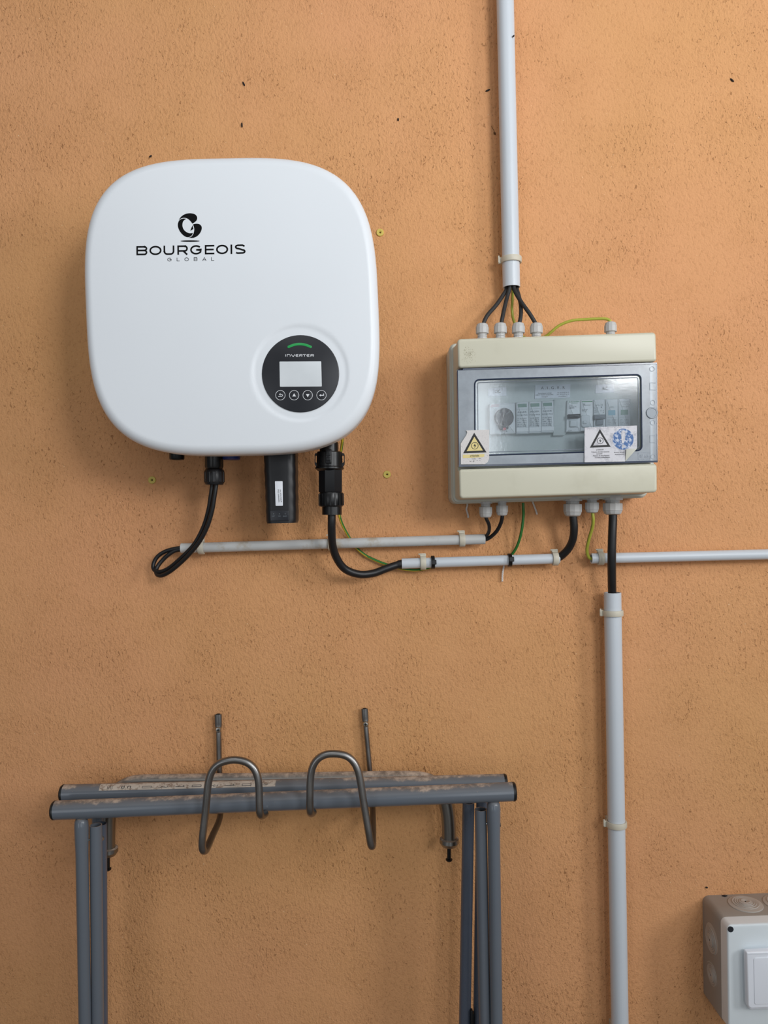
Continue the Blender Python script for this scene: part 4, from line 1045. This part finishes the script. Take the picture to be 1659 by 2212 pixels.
def barline(mb, pts, wid=.0003):
    for (s0, a0), (s1, a1) in zip(pts, pts[1:]):
        p0, p1 = onbar(s0, a0, .0006), onbar(s1, a1, .0006); t_ = (p1 - p0).normalized(); n_ = t_.cross((p0 - A - ax * (p0 - A).dot(ax)).normalized()) * wid
        mb.add([p0 - n_, p0 + n_, p1 + n_, p1 - n_], [(0, 1, 2, 3)])
m = MB(); rn = random.Random(2)
for k in range(8):
    s_ = sx0 + .062 + k * .024; wd_ = .013
    if k % 3 == 0: barline(m, [(s_, 40), (s_ + wd_, 40), (s_ + wd_, 52), (s_, 52), (s_, 40)])
    elif k % 3 == 1: barline(m, [(s_, 40), (s_ + wd_ * .7, 50)]); barline(m, [(s_ + wd_ * .5, 40), (s_ + wd_, 44), (s_ + wd_, 52)])
    else: barline(m, [(s_, 44), (s_ + wd_, 44), (s_ + wd_ * .8, 52)])
for k in range(4): barline(m, [(sx0 + .012 + k * .0022, 36), (sx0 + .012 + k * .0022, 58)])
for k in (0, 1): barline(m, [(sx0 + .032 + k * .009, 42), (sx0 + .032 + k * .009 + .004, 42), (sx0 + .032 + k * .009 + .004, 56), (sx0 + .032 + k * .009, 56), (sx0 + .032 + k * .009, 42)][k:], .0004)
part_pic = mk('pictograms', m, M['dark_grey'], wpos(tr)); part_pic.parent = b2; part_pic['label'] = 'small dark line pictograms'; part_pic['kind'] = 'stuff'
def leg(p0, p1, d0, d1, r, mat, dome=False, open_=False, lab=None):
    a, b = P(p0[0], p0[1], d0), P(p1[0], p1[1], d1); t_ = (b - a).normalized(); e = a + t_ * ((a.z - 0.004) / -t_.z)
    m = MB()
    if open_: m.pipe(a, e, r, r - .0013, 26)
    else:
        pr_ = [a + t_ * .0, a + t_ * .0015, a + t_ * .005, a + t_ * .012, a + t_ * .03, a + t_ * .05, b, e]
        m.tube(pr_, [r * .62, r * .84, r * 1.05, r * 1.12, r * 1.08, r, r, r] if dome else [r] * 8, 26)
    lg = part('leg', m, mat, tr, lab, 50)
    m = MB(); m.lathe(e + t_ * .002, -t_, [(0, 0), (r * 1.15, 0), (r * 1.15, .03), (r * 1.02, .032), (0, .032)], 24) if not open_ else m.lathe(e + t_ * .002, -t_, [(0, 0), (r * 1.15, 0), (r * 1.15, .03), (r * 1.02, .032), (0, .032)], 24)
    part('foot_cap', m, M['endcap'], lg)
    return lg, a, t_
R1 = .0085
leg((175.5, 1766), (183.5, 2212), .110, .112, R1, M['paint'], True, lab='outer left leg under the front bar')
leg((1066, 1729), (1072.5, 2212), .110, .112, R1, M['paint'], True, lab='outer right leg under the front bar')
lf = leg((206.8, 1782), (211, 2212), .100, .104, R1, M['paint'], False, True, 'open-topped left brace leg')
rg_ = leg((1038.5, 1748), (1047.5, 2212), .100, .104, R1, M['paint'], False, True, 'open-topped right brace leg')
leg((211, 1735), (213, 2212), .064, .066, .0082, M['paint'], lab='rear left leg')
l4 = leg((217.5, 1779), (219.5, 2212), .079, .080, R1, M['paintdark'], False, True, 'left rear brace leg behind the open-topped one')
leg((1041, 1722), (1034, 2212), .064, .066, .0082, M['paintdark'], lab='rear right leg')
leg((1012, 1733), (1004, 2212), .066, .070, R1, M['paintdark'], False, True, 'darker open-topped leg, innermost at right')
for (x, y, d), nx in (((219.5, 1811, .0885), .3),):
    m = MB(); m.lathe(P(x, y, d - .0015), (nx, -1, 0), [(0, 0), (5.2 * S(d), 0), (5 * S(d), .0015), (3 * S(d), .003), (0, .0033)], 16); part('rivet', m, M['screw'], tr)
for x0, x1, y, d in ((188, 195, 1814, .106), (1050, 1056, 1779, .106)):
    m = MB(); m.tube([P(x0, y, d), P(x1, y, d)], .0018, 10); part('rivet', m, M['screw'], tr)
m = MB(); m.tube([P(1076, 1781, .110), P(1081, 1781, .110)], .0032, 12); part('rivet', m, M['endcap'], tr)
m = MB(); m.plate([(1017, 2184), (1021.5, 2184), (1021.5, 2260), (1016, 2260)], .074, .080, .0005); m.plate([(1014, 2193), (1024, 2190), (1025, 2240), (1013, 2240)], .066, .073, .0005); part('hinge_plate', m, M['endcap'], tr)

# ------------------------------------------------------------------ junction box
jb = thing('junction_box', 'grey square junction box with a white switch at the lower right edge', 'junction box', P(1625, 2150, 0))
JQ = [(1517.4, 1934.5), (1736, 1926), (1740, 2146), (1520, 2154)]
jw = [P(x, y, 0) for x, y in JQ]; jp = [(p.x, p.z) for p in jw]
m = MB(); c0 = rr(jp, .009, 5)
m.loft([mk3(c0, .0), mk3(inset(c0, .0005), .030), mk3(inset(c0, .0009), .058), mk3(inset(c0, .0022), .060)]); part('body', m, M['jbody'], jb)
m = MB(); c1 = inset(c0, .0018); rg = [mk3(c1, .0595)]
for k in range(5):
    a = PI / 2 * k / 4; rg.append(mk3(inset(c1, .0006 + .003 * (1 - math.cos(a))), .080 - .003 + .003 * math.sin(a)))
m.loft(rg); lid = part('lid', m, M['jbox'], jb, 'pale grey lid')
m = MB(); c = P(1578, 2007, .0795); m.lathe(c, (0, -1, 0), [(0, 0), (6.2 * S(.08), 0), (6.2 * S(.08), .0009), (5.2 * S(.08), .0010), (4.8 * S(.08), .0007), (0, .0006)], 22); part('screw', m, M['dark_grey'], lid, 'recessed dark corner screw')
TX = Vector((jp[1][0] - jp[0][0], 0, jp[1][1] - jp[0][1])).normalized(); TZ = Vector((-TX.z, 0, TX.x))
GROM = pr('grommet_grey', (176, 169, 161), 0.6, var=0.06)
def grommet(c, ax):
    m = MB(); pf = [(0, -.001), (.0245, -.001), (.0245, .0006), (.0240, .0012)]
    for r_ in (.0185, .0150, .0120, .0095): pf += [(r_ + .0004, .0012 + (.0245 - r_) * .16), (r_, .0022 + (.0245 - r_) * .16)]
    pf += [(.0070, .0050), (.0062, .0056), (.0030, .0050), (.0012, .0040), (0, .0040)]
    m.lathe(c, ax, pf, 40); g_ = part('knockout_grommet', m, GROM, jb, None, 25)
    m = MB(); m.lathe(c + Vector(ax).normalized() * .0038, ax, [(0, 0), (.0010, 0), (.0010, .0006), (0, .0006)], 10); part('centre_dimple', m, M['hole'], g_)
o_ = Vector((jp[0][0], 0, jp[0][1])); JL = (Vector(jp[1]) - Vector(jp[0])).length; JH = (Vector(jp[3]) - Vector(jp[0])).length
for u_ in (.0525, .105): grommet(o_ + TX * u_ - TZ * .0006 + Vector((0, -.029, 0)), TZ)
for v_ in (.052, .1045): grommet(o_ - TZ * v_ + TX * .0008 + Vector((0, -.029, 0)), -TX)
m = MB(); sw = rr([(1612.5, 2057.5), (1737, 2051), (1739, 2175), (1616, 2180)], [3, 9, 9, 9])
m.plate(inset(sw, -1.5), .079, .086, .0008, 0); m.plate(sw, .0855, .094, .0025, 0, 4); fp = part('switch_plate', m, M['switch'], lid, 'white switch plate')
m = MB(); m.plate(rr([(1628, 2069), (1724, 2064), (1726.5, 2166), (1630, 2171)], 5), .0935, .0948, .0008, 0, 3); q = mk('rocker', m, M['switch'], wpos(jb), 35); q.parent = lid; q['label'] = 'white rocker of the switch'
m = MB(); m.tube([P(1559, 1935.5, .0035), P(1565, 1936, .005), P(1571, 1935, .0035)], [.0006, .0022, .0006], 8)
solo('insect_casing', m, M['speck'], 'black speck lying on the back edge of the junction box top', 'speck', 'black specks on the wall and conduit', 60)
